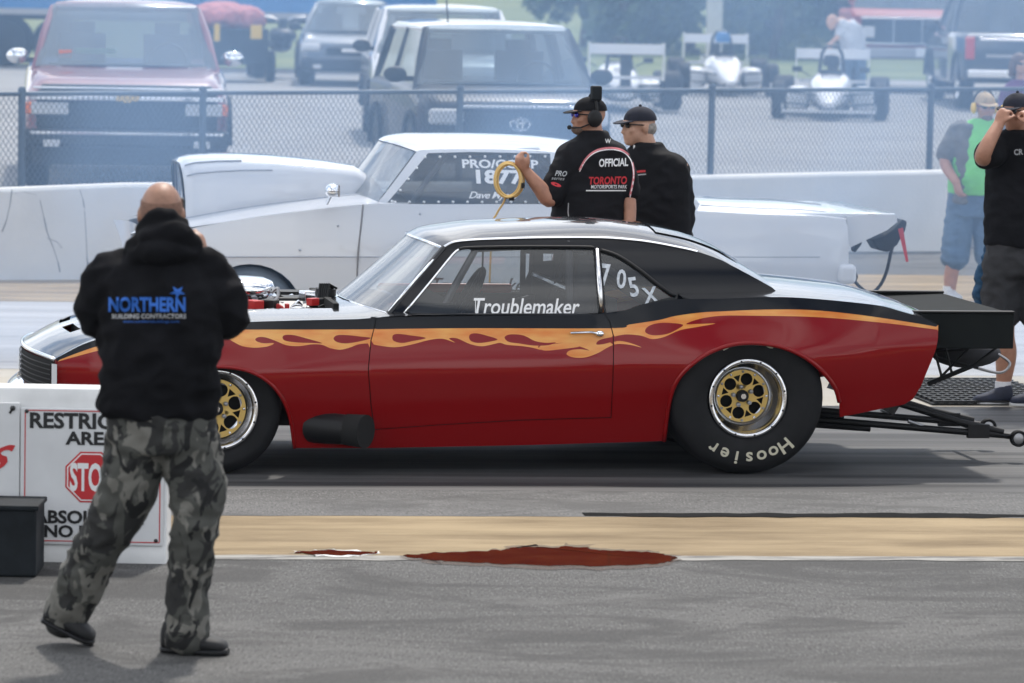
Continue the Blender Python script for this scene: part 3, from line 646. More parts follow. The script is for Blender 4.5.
for px, hz, hy, cz in ((277, .015, .05, 291), (274, .045, .12, 291), (266, .062, .16, 291), (250, .068, .18, 291), (236, .066, .19, 290.5), (222, .066, .20, 290), (216, .06, .19, 290)):
    rings.append([(eu(px), hy * math.copysign(abs(math.cos(t)) ** .75, math.cos(t)), ez(cz) + hz * math.copysign(abs(math.sin(t)) ** .8, math.sin(t))) for t in (2 * math.pi * k / 24 for k in range(24))])
mb.loft(rings, M['chrome']); mb.box((eu(255), 0, ez(306)), (.26, .26, .10), M['alu']); mb.build('intake_scoop', car)
mb = MB()
mb.tube(smooth([(eu(272), -.17, ez(292)), (eu(277), -.19, ez(288)), (eu(276), -.2, ez(298)), (eu(266), -.2, ez(304)), (eu(262), -.2, ez(312))], 5), .010, M['steel'], 8)
mb.tube(smooth([(eu(256), -.32, ez(309)), (eu(280), -.33, ez(313)), (eu(302), -.34, ez(317))], 5), .012, M['red_part'], 8); mb.tube(smooth([(eu(252), -.28, ez(306)), (eu(276), -.27, ez(304)), (eu(286), -.3, ez(318))], 5), .011, M['red_part'], 8)
mb.build('hose', car)
# ------------------------------------------------------------------ wheels, pipe, wheelie bars, wing
for nm, cx, cz, y, r, wd_, rr, hd in (('front_wheel', uf, zf, -.855, zf, .17, .213, .07), ('rear_wheel', ur, zr, -.90, zr, .36, .211, .17)):
    for s_ in (-1, 1):
        e = thing(nm, None, None); e.parent = car; e.location = (cx, 0, cz)
        if s_ > 0: e.rotation_euler = (0, 0, math.pi)
        ty_ = wheel(e, nm, (0, y, 0), r, wd_, rr, hd, nm == 'rear_wheel')
        if nm == 'rear_wheel': ty_.scale = (1.03, 1, 1)
mb = MB(); mb.tube([(un + 1.36, -.62, .27), RC_ if False else (RC.at(325, 440, -.8)[0] - .05, -.80, .245), (RC.at(352, 440, -.8)[0], -.90, .235)], [.075, .088, .075], M['black'], 20)
mb.tube([(RC.at(345, 440, -.8)[0], -.87, .237), (RC.at(362, 440, -.8)[0], -.945, .235)], [.082, .088], M['matte'], 20); mb.build('exhaust_pipe', car)
ub = lambda px, py, v=-.35: (RC.at(px, py, v)[0], v, RC.at(px, py, v)[1])
for v, nm in ((-.30, 'wheelie_bar'), (.30, 'wheelie_bar')):
    mb = MB(); sh = 0 if v < 0 else 0
    A = ub(1003, 434, -.30); A = (A[0], v, A[2])
    def q(px, py): p = ub(px, py, -.30); return (p[0], v, p[2])
    mb.tube([q(800, 418), q(1003, 435)], .019, M['black'], 10); mb.tube([q(895, 402), q(960, 422), q(1003, 432)], .020, M['black'], 10); mb.tube([q(800, 424), q(870, 429)], .015, M['black'], 8)
    mb.tube([q(908, 421), q(925, 427)], .010, M['steel'], 8); mb.box(q(978, 431), (.12, .04, .075), M['black']); mb.tube([q(985, 432), q(1017, 437.5)], .017, M['black'], 8)
    b = mb.build(nm, car)
    mb = MB(); c_ = q(1016, 437.5); mb.lathe([(.030, .014), (.032, .020), (.042, .020), (.046, .014), (.046, -.016), (.0, -.016)], Matrix.Translation(Vector((c_[0], v - .045, c_[2]))) @ Matrix.Rotation(R_(90), 4, 'X'), M['tyre'], 24); mb.lathe([(0, .017), (.012, .018), (.031, .012)], Matrix.Translation(Vector((c_[0], v - .045, c_[2]))) @ Matrix.Rotation(R_(90), 4, 'X'), M['steel'], 20); mb.build('roller', b)
    if v < 0: pass
mb = MB(); p0 = ub(985, 433, -.3); mb.tube([(p0[0], -.3, p0[2]), (p0[0], .3, p0[2])], .016, M['black'], 8); mb.build('cross_tube', car)
# wing
wz0 = RC.at(970, 348.5, -.72)[1]; wz1 = RC.at(970, 313, -.72)[1]; wu0 = ut - .12; wu1 = RC.at(1013.5, 330, -.72)[0]
wing = MB()
wing.hexa([(wu0, -.70, wz1 - .05), (wu1, -.70, wz1 - .02), (wu1, .70, wz1 - .02), (wu0, .70, wz1 - .05), (wu0, -.70, wz1 - .025), (wu1, -.70, wz1 - .002), (wu1, .70, wz1 - .002), (wu0, .70, wz1 - .025)], M['wing_panel'])
wg = wing.build('rear_wing', car, bevel=.006)
for y in (-.715, .715):
    mb = MB(); mb.box(((wu0 + wu1) / 2, y, (wz0 + wz1) / 2), (wu1 - wu0, .025, wz1 - wz0), M['wing_panel']); mb.box(((wu0 + wu1) / 2, y, wz1 + .006), (wu1 - wu0, .05, .012), M['black']); mb.build('end_plate', wg, bevel=.005)
for y in (-.5, .5):
    mb = MB()
    for a, b in (((928, 384), (972, 366)), ((972, 366), (1000, 345)), ((935, 352), (968, 349)), ((935, 352), (942, 378)), ((968, 349), (938, 380)), ((936, 357), (978, 368)), ((945, 345), (952, 374)), ((1000, 345), (1004, 338))):
        p = RC.at(*a, -.5); r_ = RC.at(*b, -.5); mb.tube([(p[0], y, p[1]), (r_[0], y, r_[1])], .0075 if a != (928, 384) else .014, M['black'], 6)
    mb.build('wing_strut', car)
mb = MB(); p = RC.at(975, 352, .0); mb.ball((p[0] - .06, -.02, p[1] + .0), (.20, .16, .085), M['cloth_dark'], 18)
mb.tube(smooth([(p[0] + .1, -.1, p[1]), (p[0] + .16, -.14, p[1] - .05), (p[0] + .1, -.16, p[1] - .1), (p[0] - .05, -.16, p[1] - .07)], 5), .008, M['steel'], 6); mb.build('parachute_pack', car)
M['haze_tint_liner'] = mat('haze_tint_wheel_well', (.16, .27, .42), .7)  # blue of the drifting smoke haze put into the wheel-well colour
M['haze_tint_tyre'] = mat('haze_tint_tyre', (.16, .20, .25), .9, var=.15, vscale=6)  # tyre colour lightened and blued to carry the smoke haze before it
M['pinstripe'] = mat('grey_pinstripe', (.38, .40, .44), .4)
# ------------------------------------------------------------------ the white car in the far lane
_o2 = G(485, 0, 0) if False else Vector(((485 - 512) / F_PX * 27.9, 27.9, .012))
NV = Frame(_o2 - _rot @ Vector((0, -.88, 0)), YAW)
nova = thing('drag_car', 'white two-door drag car with tall hood scoop and lettered side window, in the far lane', 'race car', NV.o, R_(YAW))
n_un, _ = NV.at(148, 240, -.8); n_ut, _ = NV.at(848, 240, -.85)
_nzc = NV.at(600, 257, -.9)[1]
def Wn(u, z):
    t = (u - n_un) / (n_ut - n_un); w0 = float(np.interp(t, [0, .05, .2, .5, .85, 1.0], [.82, .86, .90, .90, .90, .87])); d = z - _nzc
    up = .5 * (d + math.sqrt(d * d + .003)); dn = .5 * (-d + math.sqrt(d * d + .003))
    return w0 - .12 * up - .25 * up * up - .16 * dn - .12 * dn * dn - .012 * math.exp(-(d / .018) ** 2)
nfn = lambda u, z: (u, -Wn(u, z), z)
SN = lambda L: NV.pts(L, Wn)
NT = [(147, 234), (158, 231.8), (175, 230), (194, 227.8), (215, 224), (240, 219.5), (270, 215), (300, 211.3), (340, 206.6), (363, 204.6)]
NB = [(378, 203.6), (450, 204.5), (551, 204.3), (640, 207), (690, 210.6), (760, 214.5), (809, 216), (846, 219.4)]
_arch = lambda cx, cy, rx, ry, a0, a1, n=18: [(cx + rx * math.cos(R_(a0 + (a1 - a0) * i / n)), cy - ry * math.sin(R_(a0 + (a1 - a0) * i / n))) for i in range(n + 1)]
NR = [(848, 232), (848.5, 262), (846, 290), (835, 318)]
fa = _arch(250, 314, 53, 50, -20, 200); ra = _arch(688, 314, 56, 52, -20, 200)
nout = NT + NB + NR + [(770, 326)] + ra + [(600, 333), (330, 333)] + fa + [(190, 326), (160, 318), (150, 290), (146, 260)]
nb = MB(); sheet(nb, SN(nout), nfn, M['white_car'], cell=.07)
TN = smooth(SN(NT), 4); BN = smooth(SN(NB), 4)
def nzs(u): L = TN + BN; return float(np.interp(u, [q[0] for q in L], [q[1] for q in L]))
def ntop(u, v):
    z0 = nzs(u); w0 = Wn(u, z0); s = min(1, abs(v) / w0); return (u - .12 * s ** 4 * max(0, 1 - (u - n_un) / .5), v, z0 + .06 * (1 - s ** 2.4) + (0 if u > n_un + .9 else 0))
def nto(u0, u1, n=40):
    e = [(u0 + (u1 - u0) * i / n, Wn(u0 + (u1 - u0) * i / n, nzs(u0 + (u1 - u0) * i / n))) for i in range(n + 1)]
    return [(u, -q) for u, q in e] + [(u, q) for u, q in e[::-1]]
nuc = NV.at(385, 204, -.75)[0]; nud = NV.at(690, 205, -.75)[0]
sheet(nb, nto(n_un + .002, nuc + .15), ntop, M['white_car'], cell=.09); sheet(nb, nto(nud - .45, n_ut - .003), ntop, M['white_car'], cell=.09)
nb.grid(lambda a, b: (n_un + .004 - .12 * (2 * a - 1) ** 4 * b ** 2, (2 * a - 1) * Wn(n_un, .3 + b * (nzs(n_un) - .3)), .3 + b * (nzs(n_un) - .3)), 16, 8, M['white_car'])
nb.grid(lambda a, b: (n_ut - .004, (2 * a - 1) * Wn(n_ut, .32 + b * (nzs(n_ut) - .32)), .32 + b * (nzs(n_ut) - .32)), 8, 8, M['white_car'])
far = mirrored(nb); nb2 = MB(); sheet(nb2, SN(nout), nfn, M['white_car'], cell=.07); join(nb, mirrored(nb2))
nb.box(((n_un + n_ut) / 2, 0, .34), ((n_ut - n_un) * .9, 1.1, .10), M['matte'])
nfw, nzf = NV.at(250, 311, -.85); nrw, nzw = NV.at(688, 311, -.85)
for cx in (nfw, nrw): nb.box((cx, 0, .55), (.9, .9, .36), M['haze_tint_liner'])
for L, r in (([(363, 204.6), (361.5, 222), (358.5, 250), (357, 281), (358, 318)], .006), ([(655, 208), (656, 240), (655, 290)], .006)):
    nb.tube([Vector(nfn(*q)) for q in SN(smooth(L, 3))], r, M['crack'], 5)
nb.tube([Vector(nfn(*NV.on(q, 257, Wn))) + Vector((0, .002, 0)) for q in range(170, 845, 25)], .004, M['pinstripe'], 5)
nb.tube([Vector(ntop(n_un + .05 + k * .12, -.47)) for k in range(15)], .006, M['pinstripe'], 5); nb.tube([Vector(ntop(nud + .1 + k * .1, -.62)) for k in range(11)], .005, M['pinstripe'], 5)
for q in ((338, 226), (420, 214), (300, 250)): nb.ball(nfn(*NV.on(*q, Wn)), .009, M['pinstripe'], 8, rings=5)
nb.build('body', nova)
# hood scoop
mb = MB(); rings = []
for px, top, hw in ((178.8, 163.5, .40), (183, 159.5, .43), (193, 156.8, .445), (215, 155.4, .45), (240, 155.2, .45), (270, 156.6, .44), (296, 158.8, .43), (325, 161.8, .41), (354, 165.8, .38), (375, 178, .36), (384, 199, .34)):
    u, z = NV.at(px, top, -.25); hb = nzs(max(u, n_un + .01)) + .02; h = max(z - hb, .02); ring = []
    for k in range(17):
        t = math.pi * k / 16; ring.append((u + (.03 * (1 - math.sin(t)) if px < 185 else 0), -hw * math.copysign(abs(math.cos(t)) ** .38, math.cos(t)), hb + h * abs(math.sin(t)) ** .5))
    rings.append(ring + [(u, hw, hb - .12), (u, -hw, hb - .12)])
mb.loft(rings, M['white_car'], cap=False); sc = mb.build('hood_scoop', nova)
mb = MB(); r0 = [Vector(q) + Vector((.03, 0, -.012)) for q in rings[0]]; mb.add(r0, [tuple(range(len(r0)))], M['white_car']); mb.tube([Vector(q) for q in rings[0][:17]], .010, M['black'], 6); mb.build('scoop_mouth', sc)
for k, a, b in ((3, 1, 6), (5, 1, 5)):
    mb = MB(); mb.tube([Vector(q[k]) + Vector((0, -.004, .002)) for q in rings[a:b]], .005, M['pinstripe'], 5); mb.build('pinstripe', sc)
# cabin
nzb = NV.at(470, 204.5, -.78)[1]; nzr = NV.at(470, 149.5, -.6)[1]
def Vn(u, z): t = max(0, (z - nzb) / (nzr - nzb)); return .79 - .15 * t - .05 * t * t
CN = lambda L: NV.pts(L, Vn); ncf = lambda u, z: (u, -Vn(u, z), z)
NRAIL = [(416.5, 151.5), (428, 149.8), (470, 149.2), (520, 150.2), (560, 153), (600, 158.5), (635, 168), (665, 181), (692, 195)]
NDG = [(386, 204.2), (428, 153.2), (470, 152), (550, 153.6), (553, 204)]; NQG = [(558, 154), (590, 158.5), (618, 167), (640, 186), (650, 203), (559, 204)]
cb = MB(); sheet(cb, CN([(376, 205)] + NRAIL + [(700, 204), (696, 212), (600, 206.5), (450, 206.5)]), ncf, M['white_car'], holes=[CN(NDG), CN(NQG)], cell=.06); join(cb, mirrored(cb)); cb.build('cabin_frame', nova)
nrl = smooth(CN(NRAIL), 5)
def nroof(a, b):
    i = a * (len(nrl) - 1); k = min(int(i), len(nrl) - 2); f = i - k; u = nrl[k][0] * (1 - f) + nrl[k + 1][0] * f; z = nrl[k][1] * (1 - f) + nrl[k + 1][1] * f
    s = 2 * b - 1; cr = float(np.interp(a, [0, .15, .6, 1], [.05, .085, .085, .03])); return (u - .17 * (1 - s * s) * max(0, 1 - (u - nrl[0][0]) / .35), s * Vn(u, z), z + cr * (1 - abs(s) ** 2.6))
mb = MB(); mb.grid(nroof, 40, 24, M['white_car']); mb.build('roof', nova)
mb = MB(); mb.grid(lambda a, b: Vector(nroof(.66 + .30 * a, .14 + .72 * b)) + Vector((.004, 0, .006)), 8, 8, M['dark_glass']); mb.build('rear_window', nova)
nwb = Vector(ncf(*NV.on(377, 204.5, Vn))); nwt = Vector(ncf(*NV.on(417, 151.5, Vn)))
def nscreen(a, b):
    s = 2 * b - 1; q = nwb.lerp(nwt, a); r0 = Vector(nroof(0, b)); return Vector((q.x - .17 * (1 - s * s), abs(q.y) * s, q.z + (r0.z - nwt.z) * a * a + .02 * (1 - s * s) * (1 - a)))
mb = MB(); mb.grid(lambda a, b: nscreen(.01 + .97 * a, .01 + .98 * b), 10, 20, M['screen_glass']); mb.build('windscreen', nova)
for s_ in (0, 1):
    for nm, poly in (('door_window', NDG), ('quarter_window', NQG)):
        mb = MB(); sheet(mb, CN(poly), lambda u, z: (u, -Vn(u, z) + .005, z), M['tint'], cell=.15)
        if nm == 'door_window' and not s_:
            for word, xa, xb, ya, yb, kw in (('PRO/COMP', 462.5, 538, 160, 168, dict(bold=.03)), ('1877', 476.5, 523, 170, 184, dict(bold=.04)), ('Dave Myers', 469, 517, 192, 200.5, dict(bold=.015, shear=.4, space=.9))):
                a = NV.on(xa, yb, Vn); b = NV.on(xb, ya, Vn); vs, fs = fit_text(word, b[0] - a[0], b[1] - a[1], **kw)
                mb.add([Vector(ncf((a[0] + b[0]) / 2 + x, (a[1] + b[1]) / 2 + y)) + Vector((0, .001, 0)) for x, y in vs], fs, M['white_ink'])
            for q in dens([(392, 201.3), (425, 157), (545, 156.5)], 17, False) + dens([(395, 202), (540, 202)], 16, False): mb.ball(ncf(*NV.on(q[0], q[1], Vn)), .010, M['white_ink'], 8, rings=5)
        if s_: mb = mirrored(mb)
        mb.build(nm, nova)
mb = MB(); nu = lambda px: NV.at(px, 190, -.3)[0]
for s_ in (-1, 1):
    mb.tube([(nu(400), s_ * .62, .6), (nu(405), s_ * .62, nzb), (nu(440), s_ * .56, nzr - .03), (nu(530), s_ * .55, nzr), (nu(660), s_ * .5, .8)], .022, M['white_car'], 8); mb.tube([(nu(530), s_ * .6, .4), (nu(530), s_ * .55, nzr)], .022, M['cage'], 8)
mb.tube([(nu(530), -.56, 1.1), (nu(530), .56, 1.1)], .022, M['cage'], 8); mb.build('roll_cage', nova)
mb = MB(); mb.box((nu(522), -.36, .85), (.16, .5, .75), M['cloth_dark']); mb.box((nu(497), -.36, .62), (.5, .48, .16), M['cloth_dark']); mb.box((nu(395), 0, .95), (.3, 1.3, .16), M['cloth_dark']); mb.build('seat', nova, bevel=.03)
mb = MB(); a = NV.at(331, 190, -.86); mb.ball((a[0], -.92, a[1]), (.05, .06, .045), M['chrome'], 14); mb.box((a[0] + .04, -.92, a[1]), (.012, .10, .08), M['chrome']); mb.tube([(a[0], -.90, a[1] - .03), (a[0] - .02, -.84, a[1] - .09)], .014, M['chrome'], 8); mb.build('mirror', nova)
for nm, cx, cz, y, r, wd_, rr in (('front_wheel', nfw, nzf, -.80, .33, .16, .20), ('rear_wheel', nrw, nzw, -.82, .38, .34, .20)):
    for s_ in (-1, 1):
        e = thing(nm, None, None); e.parent = nova; e.location = (cx, 0, r - .0)
        if s_ > 0: e.rotation_euler = (0, 0, math.pi)
        wheel(e, nm, (0, y, 0), r, wd_, rr, .06, False, M['haze_tint_tyre'])
# tail: bumper, spoiler, parachute with its strap and red ribbon
mb = MB(); a = NV.at(833, 262, -.85); b = NV.at(852, 286, -.85); mb.box(((a[0] + b[0]) / 2 + .03, 0, (a[1] + b[1]) / 2), (.13, 1.78, .14), M['white_car']); mb.build('bumper', nova, bevel=.04, seg=3)
sp = MB(); pl = [NV.at(*q, -.78) for q in ((846, 217), (870, 213.5), (896, 215.5), (897, 222), (887, 230), (851, 247), (846, 242))]; pl0 = [NV.at(*q, -.78) for q in ((806, 215.2), (846, 217), (846, 242), (840, 242))]
za = pl[1][1]; u0 = NV.at(772, 214, -.78)[0]; u1 = pl[2][0]
sp.hexa([(u0, -.76, za - .03), (u1, -.76, za - .03), (u1, .76, za - .03), (u0, .76, za - .03), (u0 + .1, -.76, za + .0), (u1, -.76, za), (u1, .76, za), (u0 + .1, .76, za)], M['white_car']); s0 = sp.build('spoiler', nova, bevel=.008)
for y in (-.775, .775):
    mb = MB(); mb.prism(pl, y - .012, y + .012, M['white_car']); mb.build('end_plate', s0)
mb = MB(); q = [NV.at(*p, -.5) for p in ((868, 239), (878, 236), (889, 228), (899, 218), (903, 221), (901, 230), (893, 244), (884, 251), (874, 249))]; mb.prism(q, -.62, -.40, M['cloth_dark']); q2 = [NV.at(*p, -.5) for p in ((850, 249), (853, 241), (860, 238), (858, 244), (852, 252))]; mb.prism(q2, -.6, -.5, M['cloth_dark']); pk = mb.build('parachute_pack', nova, bevel=.015)
mb = MB(); c3 = lambda px, py, y=-.6: (NV.at(px, py, y)[0], y, NV.at(px, py, y)[1])
mb.tube([c3(*p) for p in smooth([(850, 274), (857, 284), (866, 291.5), (873, 292), (881, 284), (887, 270), (891, 252), (895, 240)], 5)], .012, M['cloth_dark'], 6); mb.tube([c3(*p) for p in smooth([(850, 273), (854, 271), (857, 277), (853, 283), (850, 276)], 5)], .007, M['cloth_dark'], 6); mb.build('strap', pk)
mb = MB(); mb.hexa([c3(906, 262, -.66), c3(908.5, 261.5, -.66), c3(908.5, 261.5, -.65), c3(906, 262, -.65), c3(898, 229, -.66), c3(903, 227.5, -.66), c3(903, 227.5, -.65), c3(898, 229, -.65)], M['sign_red']); mb.build('ribbon', pk)
# ------------------------------------------------------------------ people
M['skin'] = mat('skin', (.52, .30, .21), .55, var=.08, vscale=30, bump=.05, bscale=200)
M['skin_tan'] = mat('skin_tan', (.40, .20, .13), .5, var=.10, vscale=25, bump=.05, bscale=200)
M['hair_grey'] = mat('grey_hair', (.28, .26, .24), .8, var=.3, vscale=60); M['hair_brown'] = mat('brown_hair', (.10, .05, .035), .6, var=.3, vscale=50, stretch=(4, 4, 1)); M['stubble'] = mat('stubble', (.16, .11, .085), .8, var=.3, vscale=80)
M['hoodie'] = mat('black_hoodie', (.008, .008, .0095), .95, var=.35, vscale=4, bump=.5, bscale=11, spec=.12)
M['black_cloth'] = mat('black_cloth', (.008, .008, .010), .85, var=.25, vscale=5, bump=.4, bscale=10, spec=.2)
M['black_tee'] = mat('black_tee', (.009, .009, .011), .95, spec=.15, var=.2, vscale=5, bump=.5, bscale=12)
M['navy'] = mat('navy_cap', (.012, .014, .026), .9, var=.2, vscale=20); M['jeans'] = mat('denim', (.085, .135, .21), .9, var=.2, vscale=6, bump=.5, bscale=12)
M['dark_shorts'] = mat('charcoal_shorts', (.030, .030, .033), .9, var=.25, vscale=5, bump=.5, bscale=12); M['green_tee'] = mat('lime_tee', (.17, .58, .14), .85, var=.08, vscale=5, bump=.3, bscale=10)
M['grey_vest'] = mat('grey_vest', (.13, .125, .12), .9, var=.2, vscale=6, bump=.5, bscale=12); M['purple'] = mat('purple_top', (.14, .05, .17), .9, var=.2, vscale=8)
M['shoe'] = mat('black_shoe', (.012, .012, .013), .7); M['navy_shoe'] = mat('navy_shoe', (.012, .016, .035), .7, var=.3, vscale=15); M['sole'] = mat('pale_sole', (.5, .5, .5), .7); M['sock'] = mat('white_sock', (.72, .72, .74), .9)
M['yellow'] = mat('yellow_plastic', (.75, .48, .03), .4); M['tan_cap'] = mat('tan_cap', (.42, .31, .18), .9, var=.15, vscale=20); M['blue_cloth'] = mat('blue_cloth', (.02, .07, .14), .9, var=.2, vscale=8, bump=.4, bscale=14)
M['blue_ink'] = mat('blue_print', (.02, .13, .52), .7); M['pale_ink'] = mat('pale_print', (.42, .43, .44), .7); M['red_ink'] = mat('red_print', (.55, .03, .04), .7); M['pink_ink'] = mat('pink_trim', (.62, .18, .20), .7); M['cable'] = mat('yellow_cable', (.66, .45, .16), .5)
M['blue_lens'] = mat('blue_lens', (.05, .05, .45), .05, spec=1., metal=.6)
def camo():
    m = mat('camouflage', (.05, .05, .045), .9, bump=.5, bscale=9); nt = m.node_tree; b = nt.nodes['Principled BSDF']; tc = node(nt, 'ShaderNodeTexCoord')
    mp = node(nt, 'ShaderNodeMapping'); mp.inputs['Scale'].default_value = (1, 1, .62); mp.inputs['Rotation'].default_value = (0, .55, .4); nt.links.new(tc.outputs['Object'], mp.inputs[0]); last = None
    for sc, off, col, cut in ((8, 0, (.021, .021, .020), None), (8.5, 11, (.065, .066, .058), .49), (9.5, 37, (.155, .15, .132), .555), (10.5, 71, (.008, .008, .008), .585)):
        if cut is None:
            v = node(nt, 'ShaderNodeRGB'); v.outputs[0].default_value = (*col, 1); last = v.outputs[0]; continue
        a = node(nt, 'ShaderNodeVectorMath'); a.inputs[1].default_value = (off, off * .7, off * 1.3); nt.links.new(mp.outputs[0], a.inputs[0])
        n = node(nt, 'ShaderNodeTexNoise'); n.inputs['Scale'].default_value = sc; n.inputs['Detail'].default_value = 3; n.inputs['Roughness'].default_value = .5; n.inputs['Distortion'].default_value = 1.0; nt.links.new(a.outputs[0], n.inputs['Vector'])
        r = node(nt, 'ShaderNodeValToRGB'); r.color_ramp.elements[0].position = cut - .012; r.color_ramp.elements[1].position = cut + .012; nt.links.new(n.outputs[0], r.inputs[0])
        x = node(nt, 'ShaderNodeMixRGB'); x.inputs[2].default_value = (*col, 1); nt.links.new(r.outputs[0], x.inputs[0]); nt.links.new(last, x.inputs[1]); last = x.outputs[0]
    nt.links.new(last, b.inputs['Base Color']); return m
M['camo'] = camo()

def limb(mb, pts, rad, sq=1., sides=14):
    """tapered, rounded limb through the joints"""
    P3 = [tuple(p) + (r,) for p, r in zip(pts, rad)]; c = smooth(P3, 5); pt = [Vector(q[:3]) for q in c]; r = [q[3] for q in c]
    d0 = (pt[0] - pt[1]).normalized(); d1 = (pt[-1] - pt[-2]).normalized()
    pre = [(pt[0] + d0 * r[0] * k, r[0] * math.sqrt(max(0.02, 1 - k * k))) for k in (.98, .8, .45)]; post = [(pt[-1] + d1 * r[-1] * k, r[-1] * math.sqrt(max(.02, 1 - k * k))) for k in (.45, .8, .98)]
    mb.tube([p for p, _ in pre] + pt + [p for p, _ in post], [q for _, q in pre] + r + [q for _, q in post], M['skin'], sides)
def torso(mb, rings, phi, e=.8):
    """rings: (centre, half width, half depth); phi turns the shoulders"""
    lat = Vector((math.cos(phi), math.sin(phi), 0)); fw = Vector((-math.sin(phi), math.cos(phi), 0)); R = []
    rr = smooth([tuple(c) + (a, b) for c, a, b in rings], 4)
    for x in rr:
        c = Vector(x[:3]); R.append([c + lat * (x[3] * math.copysign(abs(math.cos(t)) ** e, math.cos(t))) + fw * (x[4] * math.copysign(abs(math.sin(t)) ** e, math.sin(t))) for t in (2 * math.pi * k / 28 for k in range(28))])
    mb.loft(R, M['skin'])
def hand(mb, wrist, d, n, size=1., curl=1.0, side=1):
    """d: along the hand, n: out of the back of the hand"""
    d = Vector(d).normalized(); n = Vector(n); n = (n - d * n.dot(d)).normalized(); a = d.cross(n) * side; w0 = Vector(wrist)
    limb(mb, [w0, w0 + d * .045 * size, w0 + d * .085 * size], [.026 * size, .034 * size, .030 * size])
    limb(mb, [w0 + d * .04 * size + a * .022 * size, w0 + d * .085 * size + a * .030 * size], [.016 * size] * 2); limb(mb, [w0 + d * .04 * size - a * .020 * size, w0 + d * .080 * size - a * .030 * size], [.016 * size] * 2)
    for k, (o_, L) in enumerate(((.032, .070), (.011, .080), (-.011, .075), (-.031, .058))):
        p = w0 + d * .088 * size + a * o_ * size; pts = [p - d * .01]; ang = 0
        for s_ in (.45, .32, .25):
            ang += curl * .75; p = p + (d * math.cos(ang) - n * math.sin(ang)) * L * s_ * size; pts.append(p)
        limb(mb, pts, [.0105 * size, .0100 * size, .0092 * size, .0080 * size], sides=8)
    p = w0 + d * .03 * size + a * .028 * size; limb(mb, [p, p + (a * .7 + d * .7 - n * .3) * .035 * size, p + (a * .35 + d * .9 - n * .6 * curl) * .065 * size], [.015 * size, .012 * size, .0095 * size], sides=8)
def head(mb, c, yaw, tilt=0., s=1.):
    """c: middle of the skull; yaw 0 looks towards -Y (the camera)"""
    q = Matrix.Rotation(yaw, 3, 'Z') @ Matrix.Rotation(tilt, 3, 'X'); c = Vector(c); T = lambda x, y, z: c + q @ Vector((x * s, y * s, z * s)); E = lambda p, r, k=None: mb.ball(T(*p), tuple(v * s for v in r), M['skin'], 20, q if k is None else q @ k, 14)
    E((0, .012, .022), (.074, .094, .092)); E((0, -.025, -.045), (.060, .066, .068)); E((0, -.052, -.088), (.033, .034, .026)); E((0, -.083, -.018), (.013, .017, .030), Matrix.Rotation(R_(-20), 3, 'X')); E((0, -.094, -.034), (.016, .015, .012))
    E((0, -.080, .022), (.050, .014, .012)); E((0, -.082, -.062), (.024, .010, .007)); E((0, -.080, -.072), (.021, .010, .007))
    for x in (-1, 1): E((x * .040, -.062, -.022), (.022, .022, .020)); E((x * .077, .012, -.008), (.010, .020, .032), Matrix.Rotation(R_(8), 3, 'X'))
    return T, q
def fuse(mb, name, parent, m, vox=.010, it=4, wrinkle=0., wscale=5., seed=0, matfn=None, extra=()):
    """the pieces grown into one continuous skin"""
    me = bpy.data.meshes.new('f'); me.from_pydata(mb.v, [], mb.f); o = bpy.data.objects.new('f', me); C.objects.link(o)
    bm = bmesh.new(); bm.from_mesh(me); bmesh.ops.recalc_face_normals(bm, faces=bm.faces); bm.to_mesh(me); bm.free()
    md = o.modifiers.new('r', 'REMESH'); md.mode = 'VOXEL'; md.voxel_size = vox; dg = bpy.context.evaluated_depsgraph_get(); dg.update()
    r = bpy.data.meshes.new_from_object(o.evaluated_get(dg)); bpy.data.objects.remove(o)
    bm = bmesh.new(); bm.from_mesh(r)
    for _ in range(it): bmesh.ops.smooth_vert(bm, verts=bm.verts, factor=.5, use_axis_x=True, use_axis_y=True, use_axis_z=True)
    if wrinkle:
        bm.normal_update()
        for v in bm.verts:
            p = v.co * wscale; k = noise.noise(Vector((p.x + seed, p.y, p.z * 1.6 + p.x * .6))) + .6 * noise.noise(Vector((p.x * 2.1, p.y * 2.1 + seed, p.z * 3.4 - p.x)))
            v.co += v.normal * (wrinkle * (1 - abs(k) * 2.2))
    bm.to_mesh(r); bm.free(); r.name = name; r.materials.clear(); r.materials.append(m)
    for x in extra: r.materials.append(x)
    if matfn:
        cs = np.zeros(len(r.polygons) * 3); r.polygons.foreach_get('center', cs); r.polygons.foreach_set('material_index', [int(x) for x in matfn(cs.reshape(-1, 3))])
    r.shade_smooth(); ob = bpy.data.objects.new(name, r); C.objects.link(ob); ob.parent = parent
    return ob
def tree_of(o):
    me = o.data; return BVHTree.FromPolygons([v.co for v in me.vertices], [tuple(p.vertices) for p in me.polygons])
def printed(mb, bvh, loc, frame, word, w, h, m, off=.004, **k):
    """lettering lying on cloth: frame = (centre px, centre py, D, tilt)"""
    cx, cy, D, rot = frame; vs, fs = fit_text(word, w, h, cut=.05, **k); c_, s_ = math.cos(rot), math.sin(rot)
    cast(mb, bvh, loc, cx, cy, [(x * c_ - y * s_, x * s_ + y * c_) for x, y in vs], fs, m, off)
def cast(mb, bvh, loc, cx, cy, vs, fs, m, off=.004):
    ok = {}; out = []
    for i, (x, y) in enumerate(vs):    # x, y in photo pixels round (cx, cy)
        d = ray(cx + x, cy - y).normalized(); h = bvh.ray_cast(CAM - loc, d, 80)
        if h[0] is not None: ok[i] = len(out); out.append(h[0] - d * off)
    mb.add(out, [tuple(ok[j] for j in f) for f in fs if all(j in ok for j in f)], m)
def person(label, D, px, group=None, foot=0.0):
    p = P(px, 300, D); return thing('person', label, 'person', (p.x, D, foot), 0, group)
def PP(t, D): return lambda px, py, dy=0.: P(px, py, D + dy) - t.location
